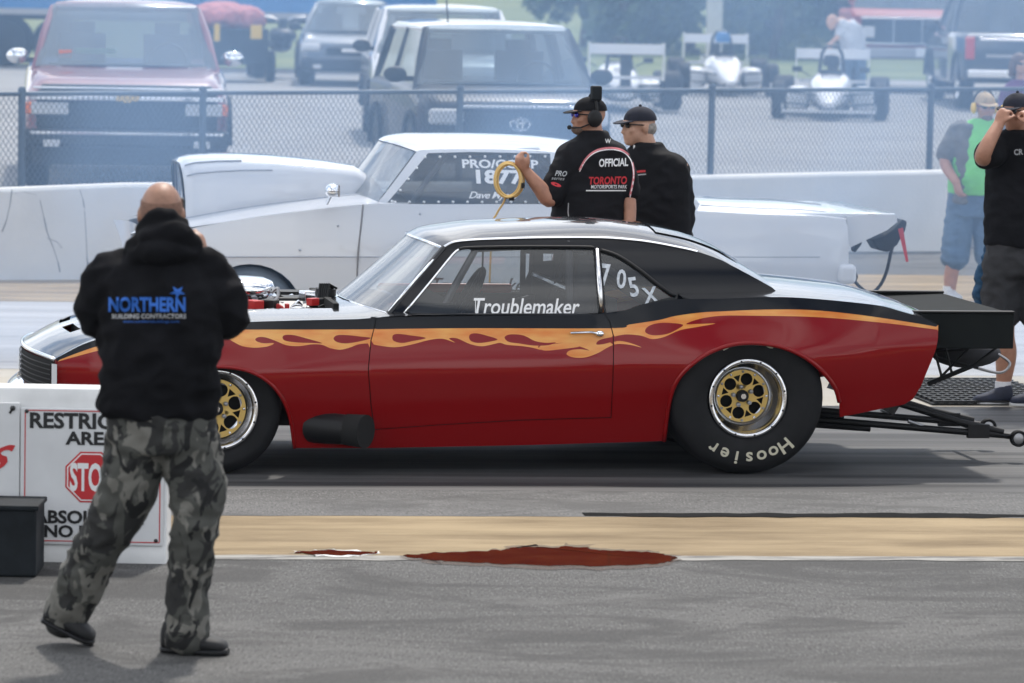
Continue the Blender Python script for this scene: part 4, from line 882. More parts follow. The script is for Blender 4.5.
def cap(parent, T, q, m, bim=None, s=1., backward=False):
    mb = MB(); R = []
    for i in range(7):
        t = i / 6 * 1.35; R.append([T(.083 * math.cos(t) * math.cos(a), .014 + .100 * math.cos(t) * math.sin(a), .032 + .082 * math.sin(t)) for a in (2 * math.pi * k / 24 for k in range(24))])
    mb.loft(R, m); mb.ball(T(0, .014, .116), .010, m, 8, rings=6)
    pl = []
    for k in range(13):
        a = math.pi * (k / 12); pl.append((.076 * math.cos(a), -.065 - .085 * math.sin(a) ** .8, .040 - .020 * math.sin(a) + .006 * -abs(math.cos(a))))
    top = [T(*p) for p in pl]; bot = [T(p[0], p[1], p[2] - .006) for p in pl]; n = len(top)
    mb.add(top + bot, [tuple(range(n)), tuple(range(2 * n - 1, n - 1, -1))] + [(i, i + 1, n + i + 1, n + i) for i in range(n - 1)] + [(n - 1, 0, n, 2 * n - 1)], bim or m)
    return mb.build('cap', parent)
def shades(parent, T, q, m):
    mb = MB()
    for x in (-1, 1): mb.ball(T(x * .032, -.082, .008), (.026, .012, .018), m, 12, q, 8); mb.tube([T(x * .056, -.078, .012), T(x * .078, -.02, .010), T(x * .080, .02, .006)], .004, M['black'], 6)
    mb.tube([T(-.014, -.094, .012), T(.014, -.094, .012)], .004, M['black'], 6); return mb.build('sunglasses', parent)
def shoe(parent, heel, toe, m, sole, w=.047, h=.085):
    """a shoe from heel to toe, resting on the ground line through both"""
    h0, t0 = Vector(heel), Vector(toe); d = (t0 - h0); L = d.length; d.normalize(); a = d.cross(Vector((0, 0, 1))).normalized(); u = a.cross(d)
    def ring(x, ww, zz, z0=0.): return [h0 + d * (x * L) + a * (ww * math.copysign(abs(math.cos(t)) ** .7, math.cos(t))) + u * (z0 + zz * .5 + zz * .5 * math.copysign(abs(math.sin(t)) ** .7, math.sin(t))) for t in (2 * math.pi * k / 16 for k in range(16))]
    mb = MB(); mb.loft([ring(x, w * ww, h * zz, .018) for x, ww, zz in ((0, .5, .8), (.04, .78, 1.1), (.18, .86, 1.15), (.36, .88, .98), (.52, .98, .72), (.7, 1.08, .56), (.86, 1.0, .46), (.96, .7, .36), (1, .35, .2))], m)
    mb.loft([ring(x, w * ww * 1.06, .026) for x, ww in ((-.01, .5), (.03, .8), (.2, .88), (.5, .98), (.72, 1.1), (.88, 1.0), (.98, .7), (1.02, .35))], sole); return mb.build('shoe', parent)

# --- the photographer
D = 15.85; ph = person('bald man in black hoodie and camouflage trousers, seen from behind, stepping on the near asphalt', D, 150); Q = PP(ph, D)
gz = lambda p: Vector((p.x, p.y, 0))
b = MB(); hc = Q(161.5, 213.5, .03); T, q = head(b, hc, math.pi + .05, -.10, 1.07)
limb(b, [Q(161, 240, .03), Q(161, 262, -.02)], [.06, .065])
torso(b, [(Q(160, 262), .15, .09), (Q(160, 290), .17, .11), (Q(160, 350), .15, .105), (Q(160, 400), .16, .11), (Q(160, 432), .16, .11)], .05)
for sx, el, wr, hd in ((-1, (96, 322, .12), (136, 262, .30), (150, 246, .33)), (1, (234, 318, .13), (205, 258, .20), (197, 247, .20))):
    limb(b, [Q(160 + sx * 46, 266), Q(*el), Q(*wr)], [.052, .045, .032]); w0 = Q(*wr); d_ = Q(*hd) - w0
    hand(b, w0, d_ + Vector((-.25 * sx, .02, .5)) * .1, Vector((.3 * sx, -1, .2)), .95, .8, -sx)
LK, LA = Q(112, 522, .03), Q(68, 615, .18); RK, RA = Q(195, 528, -.045), Q(186, 628, .0)
limb(b, [Q(136, 430), LK, LA], [.08, .05, .04]); limb(b, [Q(188, 430), RK, RA], [.08, .05, .04])
sh_m = M['skin']
fuse(b, 'body', ph, mat('ruddy_skin', (.31, .165, .11), .5, var=.14, vscale=28, bump=.08, bscale=150), .008, 3)
b = MB(); torso(b, [(Q(161, 251), .085, .075), (Q(161, 256), .135, .095), (Q(160, 264), .185, .12), (Q(160, 278), .215, .14), (Q(160, 300), .222, .155), (Q(160, 340), .222, .155), (Q(160, 375), .222, .150), (Q(160, 396), .224, .150), (Q(159, 408), .232, .152), (Q(159, 416), .215, .14)], .05, .85)
for sx, el, wr in ((-1, (102, 322, .10), (134, 268, .28)), (1, (227, 318, .10), (204, 262, .20))):
    limb(b, [Q(160 + sx * 44, 272), Q(160 + sx * 60, 296, .03), Q(*el), Q((el[0] + wr[0]) / 2, (el[1] + wr[1]) / 2 + 4, .2), Q(*wr)], [.088, .088, .078, .066, .05])
    limb(b, [Q(160 + sx * 30, 380, -.02), Q(160 + sx * 50, 340, -.0)], [.05, .045])
# the hood bunched round the neck
torso(b, [(Q(162, 239, -.01), .080, .09), (Q(162, 244, -.02), .105, .115), (Q(162, 252, -.03), .125, .13), (Q(161, 260, -.03), .13, .12)], .05, .9)
limb(b, [Q(140, 236, .0), Q(145, 226, -.06), Q(154, 219, -.09), Q(168, 218, -.09), Q(179, 224, -.06), Q(186, 236, .0)], [.020, .026, .028, .028, .026, .020]); limb(b, [Q(136, 246, -.03), Q(148, 236, -.10), Q(164, 233, -.115), Q(180, 237, -.10), Q(192, 247, -.03)], [.034, .042, .044, .042, .034]); limb(b, [Q(136, 257, -.05), Q(150, 252, -.13), Q(172, 252, -.13), Q(192, 257, -.05)], [.030, .038, .038, .030])
hood = fuse(b, 'hoodie', ph, M['hoodie'], .010, 3, .015, 5.0, 3)
bv = tree_of(hood); mb = MB(); L0 = ph.location
printed(mb, bv, L0, (147, 304.5, D, 0), 'NORTHERN', 77, 15, M['blue_ink'], bold=.035)
printed(mb, bv, L0, (149, 316.2, D, 0), 'BUILDING CONTRACTORS', 74, 4.6, M['pale_ink'], bold=.02); printed(mb, bv, L0, (151, 321.8, D, 0), 'www.northernbuildings.com', 56, 3.4, M['blue_ink'], bold=.0)
st = [(9 * (1 if k % 2 == 0 else .38) * math.cos(2 * math.pi * k / 10 + .9), 9 * (1 if k % 2 == 0 else .38) * math.sin(2 * math.pi * k / 10 + .9)) for k in range(10)]
cast(mb, bv, L0, 177.5, 292, [(0, 0)] + [(x * .95, y * .75) for x, y in st], [(0, k + 1, (k + 1) % 10 + 1) for k in range(10)], M['blue_ink']); mb.build('back_print', hood)
b = MB(); torso(b, [(Q(160, 405), .19, .13), (Q(161, 420), .205, .14), (Q(162, 440), .21, .145), (Q(162, 452), .20, .14)], .0, .85)
limb(b, [Q(138, 440), Q(130, 482, .01), Q(113, 521, .03), Q(94, 553, .08), Q(78, 590, .14), Q(65, 616, .18)], [.118, .112, .096, .090, .090, .080]); limb(b, [Q(188, 440), Q(196, 484, -.02), Q(195, 522, -.05), Q(192, 553, -.03), Q(188, 592, 0), Q(186, 634, 0)], [.118, .108, .092, .084, .078, .084])
limb(b, [Q(212, 470, -.03), Q(213, 492, -.04), Q(210, 505, -.04)], [.045, .05, .04])
fuse(b, 'trousers', ph, M['camo'], .010, 3, .011, 6.5, 9)
hl = Q(42, 626, .17); hl.z = .085; tl = Q(91, 650, .14); tl.z = .0; shoe(ph, hl, tl, M['shoe'], M['black'], .052, .10)
hl = Q(162, 664, .03); hl.z = 0; tl = Q(227, 663, -.02); tl.z = .0; shoe(ph, hl, tl, M['shoe'], M['black'], .055, .095)
mb = MB(); R = []
for i in range(6): t_ = -.35 + i * .13; R.append([T(.0755 * math.cos(t_ * .9) * math.cos(a), .012 + .0955 * math.cos(t_ * .9) * math.sin(a), .022 + .094 * math.sin(t_) ) for a in np.linspace(-.35, math.pi + .35, 22)])
mb.loft(R, mat('cropped_hair', (.22, .12, .085), .8, var=.25, vscale=120), cap=False, closed=False); mb.build('hair', ph)
pc = thing('camera', 'black camera held up to the face of the bald man in the hoodie', 'camera', Vector((ph.location.x, 0, 0)) + Vector((hc.x, ph.location.y + hc.y + .22, hc.z - .0)))
mb = MB(); mb.box((0, 0, 0), (.14, .06, .10), M['black']); mb.box((0, 0, .06), (.06, .05, .04), M['black']); mb.build('camera_body', pc, bevel=.012); mb = MB(); mb.lathe([(0, .02), (.034, .02), (.036, .09), (.042, .10), (.042, .20), (0, .20)], Matrix.Rotation(R_(-90), 4, 'X'), M['black'], 20); mb.build('lens', pc)

# --- the official with the headset
D = 24.5; of = person('official in black shirt and headset, holding a coil of yellow cable behind the red car', D, 595); Q = PP(of, D)
b = MB(); hc = Q(588, 116, 0); T, q = head(b, hc, R_(-72), .0, 1.0); limb(b, [Q(592, 126, 0), Q(594, 142, .0)], [.058, .065])
torso(b, [(Q(593, 140), .10, .08), (Q(593, 158), .18, .11), (Q(592, 190), .18, .12), (Q(590, 225), .17, .12), (Q(590, 260), .17, .12)], .1)
E_, W_ = Q(552, 199, -.16), Q(527, 172, -.20)
limb(b, [Q(573, 162, -.05), E_, Q(540, 188, -.19), W_], [.045, .046, .046, .031]); hand(b, W_, Q(519, 160, -.21) - W_, Vector((-.6, -.3, .5)), .95, 1.1, 1)
limb(b, [Q(616, 164, .0), Q(629, 200, -.05), Q(629, 236, -.12)], [.05, .042, .032]); hand(b, Q(629, 236, -.12), Vector((0, -.1, -1)), Vector((.6, -.8, 0)), .95, .6, -1)
hip = Q(590, 262).z
for x, y in ((-.10, 0.02), (.10, -.02)): limb(b, [Q(590, 258) + Vector((x, 0, 0)), Vector((Q(590, 300).x + x * 1.1, y, .52)), Vector((Q(590, 300).x + x * 1.2, y, .08))], [.088, .06, .045])
fuse(b, 'body', of, M['skin_tan'], .008, 3)
b = MB(); torso(b, [(Q(593, 131), .085, .075), (Q(593, 139), .105, .09), (Q(593, 145), .175, .11), (Q(592, 155), .215, .135), (Q(592, 175), .215, .15), (Q(590, 205), .222, .16), (Q(589, 235), .222, .16), (Q(589, 262), .215, .155)], .12, .85)
limb(b, [Q(569, 158, -.04), Q(558, 180, -.10), Q(552, 194, -.14)], [.070, .078, .074]); limb(b, [Q(618, 158, .0), Q(626, 178, -.02), Q(629, 192, -.03)], [.066, .070, .064])
sh = fuse(b, 'shirt', of, M['black_cloth'], .009, 4, .007, 6, 5); bv = tree_of(sh); L0 = of.location; mb = MB()
printed(mb, bv, L0, (613.5, 162.5, D, R_(2)), 'OFFICIAL', 29, 8.2, M['white_ink'], bold=.03, shear=.1)
printed(mb, bv, L0, (608, 180.5, D, R_(1)), 'TORONTO', 38, 8, M['red_ink'], bold=.03, shear=.15); printed(mb, bv, L0, (609, 186.8, D, 0), 'MOTORSPORTS PARK', 36, 3.6, M['white_ink'], bold=.01, shear=.15); printed(mb, bv, L0, (606, 190.6, D, 0), '-----------', 40, 1.2, M['white_ink'], bold=.05)
printed(mb, bv, L0, (561, 173.5, D, R_(-4)), 'PRO', 12, 5.5, M['pale_ink'], bold=.02, shear=.3); printed(mb, bv, L0, (558, 178.4, D, R_(-4)), 'series', 13, 3, M['pale_ink'], bold=.0, shear=.3); printed(mb, bv, L0, (556, 184.5, D, R_(-20)), 'o', 11, 3.6, M['red_ink'], bold=.06); printed(mb, bv, L0, (608, 141, D, 0), 'w', 6, 4.5, M['pale_ink'])
def band_(L, wd, m):
    vs = []; n = len(L)
    for i, (x, y) in enumerate(L):
        a = L[max(0, i - 1)]; c2 = L[min(n - 1, i + 1)]; dx, dy = c2[0] - a[0], c2[1] - a[1]; l = math.hypot(dx, dy); nx, ny = -dy / l, dx / l; vs += [(x + nx * wd / 2, -(y + ny * wd / 2)), (x - nx * wd / 2, -(y - ny * wd / 2))]
    cast(mb, bv, L0, 0, 0, vs, [(2 * i, 2 * i + 1, 2 * i + 3, 2 * i + 2) for i in range(n - 1)], m, .004)
arc = smooth([(579.5, 170), (585, 160), (592, 153), (601, 149), (613, 148), (623, 150.5), (630, 157), (633, 166), (633.5, 178), (630, 196)], 5)
band_(arc, 1.9, M['pink_ink']); band_([(x, y + 1.6) for x, y in arc], .9, M['white_ink']); band_([(568.5, 203), (568, 212), (569, 219)], 1.0, M['pale_ink']); mb.build('shirt_print', sh)
b = MB(); torso(b, [(Q(589, 255), .20, .14), (Q(589, 280), .20, .145), (Q(589, 300), .19, .14)], .1)
for x in (-.10, .10): limb(b, [Q(590, 285) + Vector((x, 0, 0)), Vector((Q(590, 300).x + x * 1.15, 0, .55)), Vector((Q(590, 300).x + x * 1.2, 0, .10))], [.115, .09, .085])
fuse(b, 'trousers', of, M['black_cloth'], .012, 3)
for x in (-.12, .12): p = Vector((Q(590, 300).x + x, .05, 0)); shoe(of, p + Vector((.10, .02, 0)), p + Vector((-.17, 0, 0)), M['shoe'], M['black'])
cp = cap(of, T, q, M['black_cloth']); shades(of, T, q, M['blue_lens'])
mb = MB(); mb.tube([T(.0 + .088 * math.sin(t), .025, .012 + .118 * math.cos(t)) for t in np.linspace(-1.7, 1.7, 17)], .009, M['black'], 8); hs = mb.build('headset', of)
for x in (-1, 1):
    mb = MB(); mb.ball(T(x * .088, .012, -.012), (.024, .046, .052), M['black'], 16, q, 10); mb.build('ear_cup', hs)
mb = MB(); mb.tube([T(.088, -.01, -.04), T(.078, -.07, -.065), T(.03, -.115, -.068)], .005, M['black'], 6); mb.ball(T(.02, -.12, -.066), .014, M['black'], 10, rings=7); mb.build('microphone', hs)
mb = MB(); mb.box(T(.05, .03, .135), (.055, .06, .085), M['dark_rubber'], q); mb.build('radio_box', hs, bevel=.01)
mb = MB(); mb.ball(T(0, -.050, -.078), (.048, .050, .034), M['stubble'], 16, q); mb.build('beard', of)
cc = thing('cable_coil', 'coil of yellow cable hanging from the hand of the official', 'cable', P(518, 180, D - .21)); mb = MB(); c0 = Vector((0, 0, 0)); rnd = random.Random(3)
for k in range(6):
    ox, oz, rr = rnd.uniform(-.012, .012), rnd.uniform(-.008, .008), rnd.uniform(.080, .094)
    mb.tube([Vector((-.05 + ox + rr * math.cos(t) * .86, .012 * (k - 2.5) + .02 * math.sin(t), -.004 + oz + rr * math.sin(t) * 1.12)) for t in (2 * math.pi * i / 28 for i in range(28))], .0062, M['cable'], 6, closed=True)
e0 = Vector((-.07, 0, -.10)); mb.tube(smooth([e0, e0 + Vector((-.015, .01, -.04)), e0 + Vector((-.05, .02, -.10)), e0 + Vector((-.075, .02, -.20)), e0 + Vector((-.08, .03, -.7)), e0 + Vector((-.02, .03, -1.28))], 5), .0065, M['cable'], 6); mb.build('cable', cc)
mb = MB(); mb.box((-.035, 0, -.108), (.03, .09, .02), M['black']); mb.build('tape', cc); mb = MB(); mb.box((.030, 0, -.03), (.02, .09, .03), M['black']); mb.build('tape', cc)

# --- the man in the black jacket
D = 25.15; mj = person('grey-haired man in navy cap, sunglasses and black jacket, right of the official', D, 655); Q = PP(mj, D)
b = MB(); hc = Q(638, 126, 0); T, q = head(b, hc, R_(-66), .02, 1.04); limb(b, [Q(643, 136, 0), Q(648, 154, .02)], [.062, .068])
torso(b, [(Q(650, 150), .10, .08), (Q(652, 170), .18, .11), (Q(654, 210), .18, .13), (Q(655, 270), .18, .13)], -.35)
for sx in (-1, 1): limb(b, [Q(654 + sx * 26, 166, -sx * .05), Q(656 + sx * 30, 215, -.03), Q(655 + sx * 26, 255, -.10)], [.05, .042, .032]); hand(b, Q(655 + sx * 26, 255, -.10), Vector((0, -.1, -1)), Vector((sx, -.3, 0)), .95, .6, -sx)
for x in (-.10, .10): limb(b, [Q(655, 268) + Vector((x, 0, 0)), Vector((Q(655, 300).x + x * 1.1, 0, .52)), Vector((Q(655, 300).x + x * 1.2, 0, .08))], [.088, .06, .045])
fuse(b, 'body', mj, M['skin'], .008, 3)
b = MB(); torso(b, [(Q(647, 143), .088, .078), (Q(648, 150), .115, .092), (Q(651, 157), .19, .12), (Q(654, 168), .215, .145), (Q(655, 190), .225, .165), (Q(655, 220), .225, .175), (Q(655, 250), .225, .175), (Q(655, 278), .22, .17)], -.35, .85)
for sx in (-1, 1): limb(b, [Q(655 + sx * 20, 170, -sx * .05), Q(656 + sx * 25, 195, -sx * .03), Q(657 + sx * 26, 222, -.03), Q(656 + sx * 24, 250, -.09)], [.070, .075, .068, .058])
jk = fuse(b, 'jacket', mj, M['black_cloth'], .010, 4, .009, 5, 11); bv = tree_of(jk); mb = MB(); L0 = mj.location
band_([(634, 172.5), (640, 171.3), (645.5, 171)], 2.2, M['red_ink']); band_([(634, 175.4), (641, 174.6), (646, 174.2)], 1.2, M['pale_ink']); mb.build('chest_emblem', jk)
mb = MB(); mb.tube([T(.03, -.045, -.12), T(.05, .02, -.13), T(.03, .06, -.12)], .016, M['white_ink'], 8); mb.build('collar', mj)
b = MB(); torso(b, [(Q(656, 262), .20, .14), (Q(656, 290), .20, .145)], -.3)
for x in (-.10, .10): limb(b, [Q(656, 285) + Vector((x, 0, 0)), Vector((Q(655, 300).x + x * 1.15, 0, .55)), Vector((Q(655, 300).x + x * 1.2, 0, .10))], [.115, .09, .085])
fuse(b, 'trousers', mj, M['jeans'], .012, 3)
for x in (-.12, .12): p = Vector((Q(655, 300).x + x, .05, 0)); shoe(mj, p + Vector((.08, .08, 0)), p + Vector((-.14, -.10, 0)), M['shoe'], M['black'])
cap(mj, T, q, M['navy']); shades(mj, T, q, M['black'])
mb = MB(); mb.ball(T(0, .035, -.012), (.080, .080, .062), M['hair_grey'], 18, q); mb.build('hair', mj)

# --- the man in the green shirt by the far wall
D = 34.7; mg = person('man in lime green shirt, grey vest and denim shorts beside the pale wall', D, 975); Q = PP(mg, D)
b = MB(); hc = Q(985, 107, 0); T, q = head(b, hc, R_(14), .05, 1.06); limb(b, [Q(985, 116, .02), Q(985, 126, .03)], [.062, .07])
torso(b, [(Q(983, 124), .11, .09), (Q(980, 136), .20, .12), (Q(977, 160), .20, .16), (Q(974, 185), .20, .17), (Q(973, 205), .19, .14)], .05)
limb(b, [Q(960, 132), Q(945, 160, -.04), Q(956, 182, -.27)], [.055, .050, .036]); hand(b, Q(956, 182, -.27), Vector((.3, -.1, -1)), Vector((-.8, -.5, 0)), 1., .7, 1)
limb(b, [Q(1004, 134), Q(1014, 160), Q(1012, 186)], [.055, .048, .034]); hand(b, Q(1012, 186), Vector((0, 0, -1)), Vector((.8, -.5, 0)), 1., .7, -1)
for x0, ax, dy in ((960, 951, .0), (984, 992, .05)): limb(b, [Q(x0, 210), Q((x0 + ax) / 2 - 1, 254, dy), Q(ax, 276, dy), Q(ax - 1, 294, dy)], [.10, .062, .060, .042])
fuse(b, 'body', mg, M['skin_tan'], .009, 3)
b = MB(); torso(b, [(Q(984, 119), .085, .08), (Q(983, 124), .15, .11), (Q(980, 134), .205, .14), (Q(978, 150), .21, .19), (Q(976, 170), .215, .215), (Q(974, 186), .215, .21), (Q(974, 194), .20, .19)], .05, .9); limb(b, [Q(962, 132), Q(952, 148)], [.08, .075]); limb(b, [Q(1003, 133), Q(1010, 150)], [.08, .075]); fuse(b, 'shirt', mg, M['green_tee'], .012, 4, .008, 5, 2)
b = MB()
torso(b, [(Q(966, 123, .0), .08, .12), (Q(962, 136), .085, .16), (Q(962, 160), .07, .19), (Q(961, 185), .075, .19), (Q(959, 203), .08, .18)], .05); torso(b, [(Q(1001, 123, .0), .08, .13), (Q(1003, 136), .09, .17), (Q(1001, 160), .08, .20), (Q(1000, 200), .085, .19)], .05); torso(b, [(Q(980, 123, .12), .2, .06), (Q(978, 160, .15), .22, .08), (Q(977, 200, .15), .22, .08)], .05); limb(b, [Q(960, 131), Q(947, 154, -.02)], [.090, .085]); limb(b, [Q(1006, 130), Q(1012, 150)], [.09, .085]); fuse(b, 'vest', mg, M['grey_vest'], .012, 4, .010, 6, 8)
b = MB(); torso(b, [(Q(974, 192), .20, .17), (Q(972, 206), .21, .17), (Q(971, 216), .20, .16)], .05); limb(b, [Q(961, 208), Q(957, 235), Q(955, 256)], [.125, .118, .120]); limb(b, [Q(984, 208), Q(988, 235, .03), Q(989, 255, .05)], [.125, .118, .118]); fuse(b, 'shorts', mg, M['jeans'], .012, 4, .010, 6, 4)
cap(mg, T, q, M['tan_cap']); shades(mg, T, q, M['dark_glass']); mb = MB(); mb.ball(T(0, -.055, -.082), (.050, .050, .040), M['stubble'], 16, q); mb.build('beard', mg)
mb = MB(); mb.tube([T(.09 * math.sin(t), .03, .01 + .125 * math.cos(t)) for t in np.linspace(-1.6, 1.6, 15)], .008, M['black'], 8)
for x in (-1, 1): mb.ball(T(x * .088, .012, -.01), (.024, .042, .048), M['yellow'], 14, q, 9)
mb.build('ear_defenders', mg)
for ax, dy in ((949, 0), (992, .05)):
    p = Q(ax, 300, dy); p.z = 0; shoe(mg, p + Vector((-.02, .08, 0)), p + Vector((.06, -.20, 0)), M['sole'], M['sole'], .05); mb = MB(); p2 = Q(ax, 292, dy); mb.tube([p2 + Vector((0, 0, -.02)), p2 + Vector((0, 0, .05))], .05, M['sock'], 14); mb.build('sock', mg)

# --- the man in the black T-shirt at the right edge
D = 26.0; mk = person('man in black T-shirt and charcoal shorts, hands raised to his face', D, 1008); Q = PP(mk, D)
b = MB(); hc = Q(1016, 112, 0); T, q = head(b, hc, R_(-38), .02, 1.05); limb(b, [Q(1018, 122, .02), Q(1021, 138, .02)], [.065, .07])
torso(b, [(Q(1022, 136), .11, .09), (Q(1022, 156), .20, .13), (Q(1022, 200), .20, .16), (Q(1021, 240), .20, .16), (Q(1020, 275), .19, .15)], -.35)
limb(b, [Q(997, 150, -.06), Q(983, 158, -.26), Q(987, 146, -.30), Q(999, 124, -.20)], [.058, .052, .048, .036]); hand(b, Q(998, 126, -.20), Vector((.35, .25, 1)), Vector((-.7, -.6, .1)), 1.05, 1.3, 1)
limb(b, [Q(1046, 152, .02), Q(1052, 168, -.24), Q(1034, 128, -.22)], [.058, .050, .036]); hand(b, Q(1034, 128, -.22), Vector((-.35, .2, 1)), Vector((.6, -.8, .1)), 1.05, 1.1, -1)
limb(b, [Q(1004, 275), Q(1004, 330, -.02), Q(1006, 355, .0), Q(1003, 388, .02)], [.10, .066, .068, .042]); limb(b, [Q(1038, 275), Q(1040, 335, -.04), Q(1041, 360, -.04), Q(1040, 396, -.04)], [.10, .066, .068, .042])
fuse(b, 'body', mk, M['skin_tan'], .008, 3)
b = MB(); torso(b, [(Q(1020, 130), .088, .08), (Q(1021, 138), .17, .12), (Q(1022, 150), .215, .15), (Q(1022, 180), .222, .185), (Q(1021, 215), .225, .20), (Q(1021, 240), .225, .195), (Q(1020, 246), .215, .185)], -.35, .88); limb(b, [Q(998, 148, -.04), Q(990, 154, -.16), Q(988, 156, -.19)], [.092, .090, .086]); limb(b, [Q(1046, 150, .02), Q(1050, 162, -.12)], [.092, .086])
ts = fuse(b, 'shirt', mk, M['black_tee'], .010, 4, .009, 5, 21); bv = tree_of(ts); mb = MB(); L0 = mk.location; printed(mb, bv, L0, (1018.5, 152, D, R_(4)), 'CR', 9, 6, M['pale_ink'], bold=.03); mb.build('shirt_print', ts)
b = MB(); torso(b, [(Q(1020, 238), .20, .17), (Q(1020, 262), .215, .175), (Q(1020, 276), .21, .165)], -.35); limb(b, [Q(1004, 266), Q(1002, 290), Q(1001, 311)], [.135, .128, .122]); limb(b, [Q(1038, 266), Q(1040, 290, -.03), Q(1040, 313, -.03)], [.135, .128, .122]); fuse(b, 'shorts', mk, M['dark_shorts'], .012, 4, .011, 6, 14)
cp = cap(mk, T, q, M['navy']); bv = BVHTree.FromPolygons([v.co for v in cp.data.vertices], [tuple(p.vertices) for p in cp.data.polygons]); mb = MB(); el = [(7.0 * math.cos(2 * math.pi * k / 20), 4.6 * math.sin(2 * math.pi * k / 20)) for k in range(20)]; cast(mb, bv, L0, 1014.5, 92.5, [(0, 0)] + el, [(0, k + 1, (k + 1) % 20 + 1) for k in range(20)], M['white_ink'], .004); printed(mb, bv, L0, (1014.5, 92.5, D, 0), 'SP', 8, 5, M['navy'], off=.007, bold=.04); mb.build('cap_badge', cp)
shades(mk, T, q, M['dark_glass'])
mb = MB(); mb.tube([T(.09 * math.sin(t), .04, .0 + .115 * math.cos(t)) for t in np.linspace(1.2, 2 * math.pi - 1.2, 15)], .007, M['black'], 8)
for x in (-1, 1): mb.ball(T(x * .090, .012, -.006), (.026, .044, .050), M['yellow'], 14, q, 9)
mb.build('ear_defenders', mk)
for hx, tx, y0 in ((1012, 973, 388), (1046, 1010, 402)):
    p0 = Q(hx, y0 + 6, .0 if hx < 1040 else -.04); p1 = Q(tx, y0 + 12, -.04 if hx < 1040 else -.08); p0.z = p1.z = 0; shoe(mk, p0, p1, M['navy_shoe'], M['sole'], .052, .10)
for ax, ay in ((1003, 386), (1040, 394)): mb = MB(); p2 = Q(ax, ay, .01); mb.tube([p2 + Vector((0, 0, -.03)), p2 + Vector((0, 0, .03))], .05, M['sock'], 14); mb.build('sock', mk)
b = MB(); limb(b, [Q(990, 250, .06), Q(985, 275, .06), Q(981, 296, .06), Q(985, 306, .06)], [.03, .048, .042, .02]); bl = thing('jacket', 'blue jacket hanging behind the thigh of the man in black T-shirt', 'jacket', mk.location); fuse(b, 'cloth', bl, M['blue_cloth'], .012, 3, .02, 9, 6)

# --- the woman behind the fence
D = 46.0; mw = person('brown-haired woman in sunglasses and purple top, behind the fence at the right edge', D, 1020, foot=lot_z(46)); Q = PP(mw, D)
b = MB(); hc = Q(1020, 64, 0); T, q = head(b, hc, R_(20), .03, .98); limb(b, [Q(1020, 74, .02), Q(1021, 82, .02)], [.05, .055]); torso(b, [(Q(1021, 82), .12, .08), (Q(1021, 98), .17, .11), (Q(1021, 130), .15, .11), (Q(1021, 165), .18, .13)], .1)
for sx in (-1, 1): limb(b, [Q(1021 + sx * 14, 92), Q(1021 + sx * 20, 125), Q(1021 + sx * 16, 152, -.1)], [.045, .038, .028]); hand(b, Q(1021 + sx * 16, 152, -.1), Vector((0, -.2, -1)), Vector((sx, -.3, 0)), .9, .6, -sx); limb(b, [Q(1021 + sx * 8, 160), Vector((Q(1021, 160).x + sx * .1, 0, .48)), Vector((Q(1021, 160).x + sx * .1, 0, .06))], [.09, .058, .042])
fuse(b, 'body', mw, M['skin'], .010, 3)
b = MB(); torso(b, [(Q(1021, 80), .10, .08), (Q(1021, 88), .18, .11), (Q(1021, 110), .185, .13), (Q(1021, 140), .18, .13), (Q(1021, 160), .20, .14)], .1); [limb(b, [Q(1021 + sx * 14, 91), Q(1021 + sx * 19, 112)], [.07, .062]) for sx in (-1, 1)]; fuse(b, 'top', mw, M['purple'], .014, 4, .008, 6, 3)
b = MB(); torso(b, [(Q(1021, 155), .19, .14), (Q(1021, 175), .19, .14)], .1); [limb(b, [Q(1021 + sx * 8, 168), Vector((Q(1021, 160).x + sx * .1, 0, .48)), Vector((Q(1021, 160).x + sx * .1, 0, .08))], [.11, .08, .07]) for sx in (-1, 1)]; fuse(b, 'trousers', mw, M['jeans'], .014, 3)
b = MB(); b.ball(T(0, .022, .030), (.088, .098, .094), M['skin'], 18, q); [limb(b, [T(s_ * .078, .02, .05), T(s_ * .09, .02, -.03), T(s_ * .088, .03, -.12)], [.03, .036, .03]) for s_ in (-1, 1)]; limb(b, [T(0, .09, .0), T(0, .09, -.12)], [.07, .06]); fuse(b, 'hair', mw, M['hair_brown'], .010, 3, .006, 14, 4)
shades(mw, T, q, M['black'])
for sx in (-1, 1): p = Vector((Q(1021, 160).x + sx * .1, 0, 0)); shoe(mw, p + Vector((0, .08, 0)), p + Vector((0, -.16, 0)), M['shoe'], M['black'])
# ------------------------------------------------------------------ barrier with its boards
D = 18.3; x0 = P(-80, 480, D).x; x1 = P(167, 480, D).x; zt_ = P(90, 389, D).z
t = thing('traffic_barrier', 'white painted concrete barrier carrying the boards, left of the sand strip', 'barrier', ((x0 + x1) / 2, D, 0)); h = (x1 - x0) / 2
mb = MB(); pr = [(-.02, -.02), (-.02, .05), (.0, .09), (.01, zt_ - .05), (.035, zt_), (.20, zt_), (.23, zt_ - .05), (.26, .09), (.30, .05), (.30, -.02)]
mb.loft([[(x, y, z) for y, z in pr] for x in (-h, h)], M['white_paint']); mb.build('barrier_block', t, bevel=.01)
def board(name, label, cat, a, b, D):
    p0 = P(*a, D); p1 = P(*b, D); c = Vector(((p0.x + p1.x) / 2, D, (p0.z + p1.z) / 2)); o = thing(name, label, cat, c)
    mb = MB(); mb.box((0, 0, 0), (p1.x - p0.x, .012, p0.z - p1.z), M['board']); mb.build('panel', o, bevel=.003); return o, c
Db = D - .012; sg, cs_ = board('warning_sign', 'white RESTRICTED AREA sign with red stop octagon, screwed to the barrier', 'sign', (21, 407.5), (162.5, 546), Db)
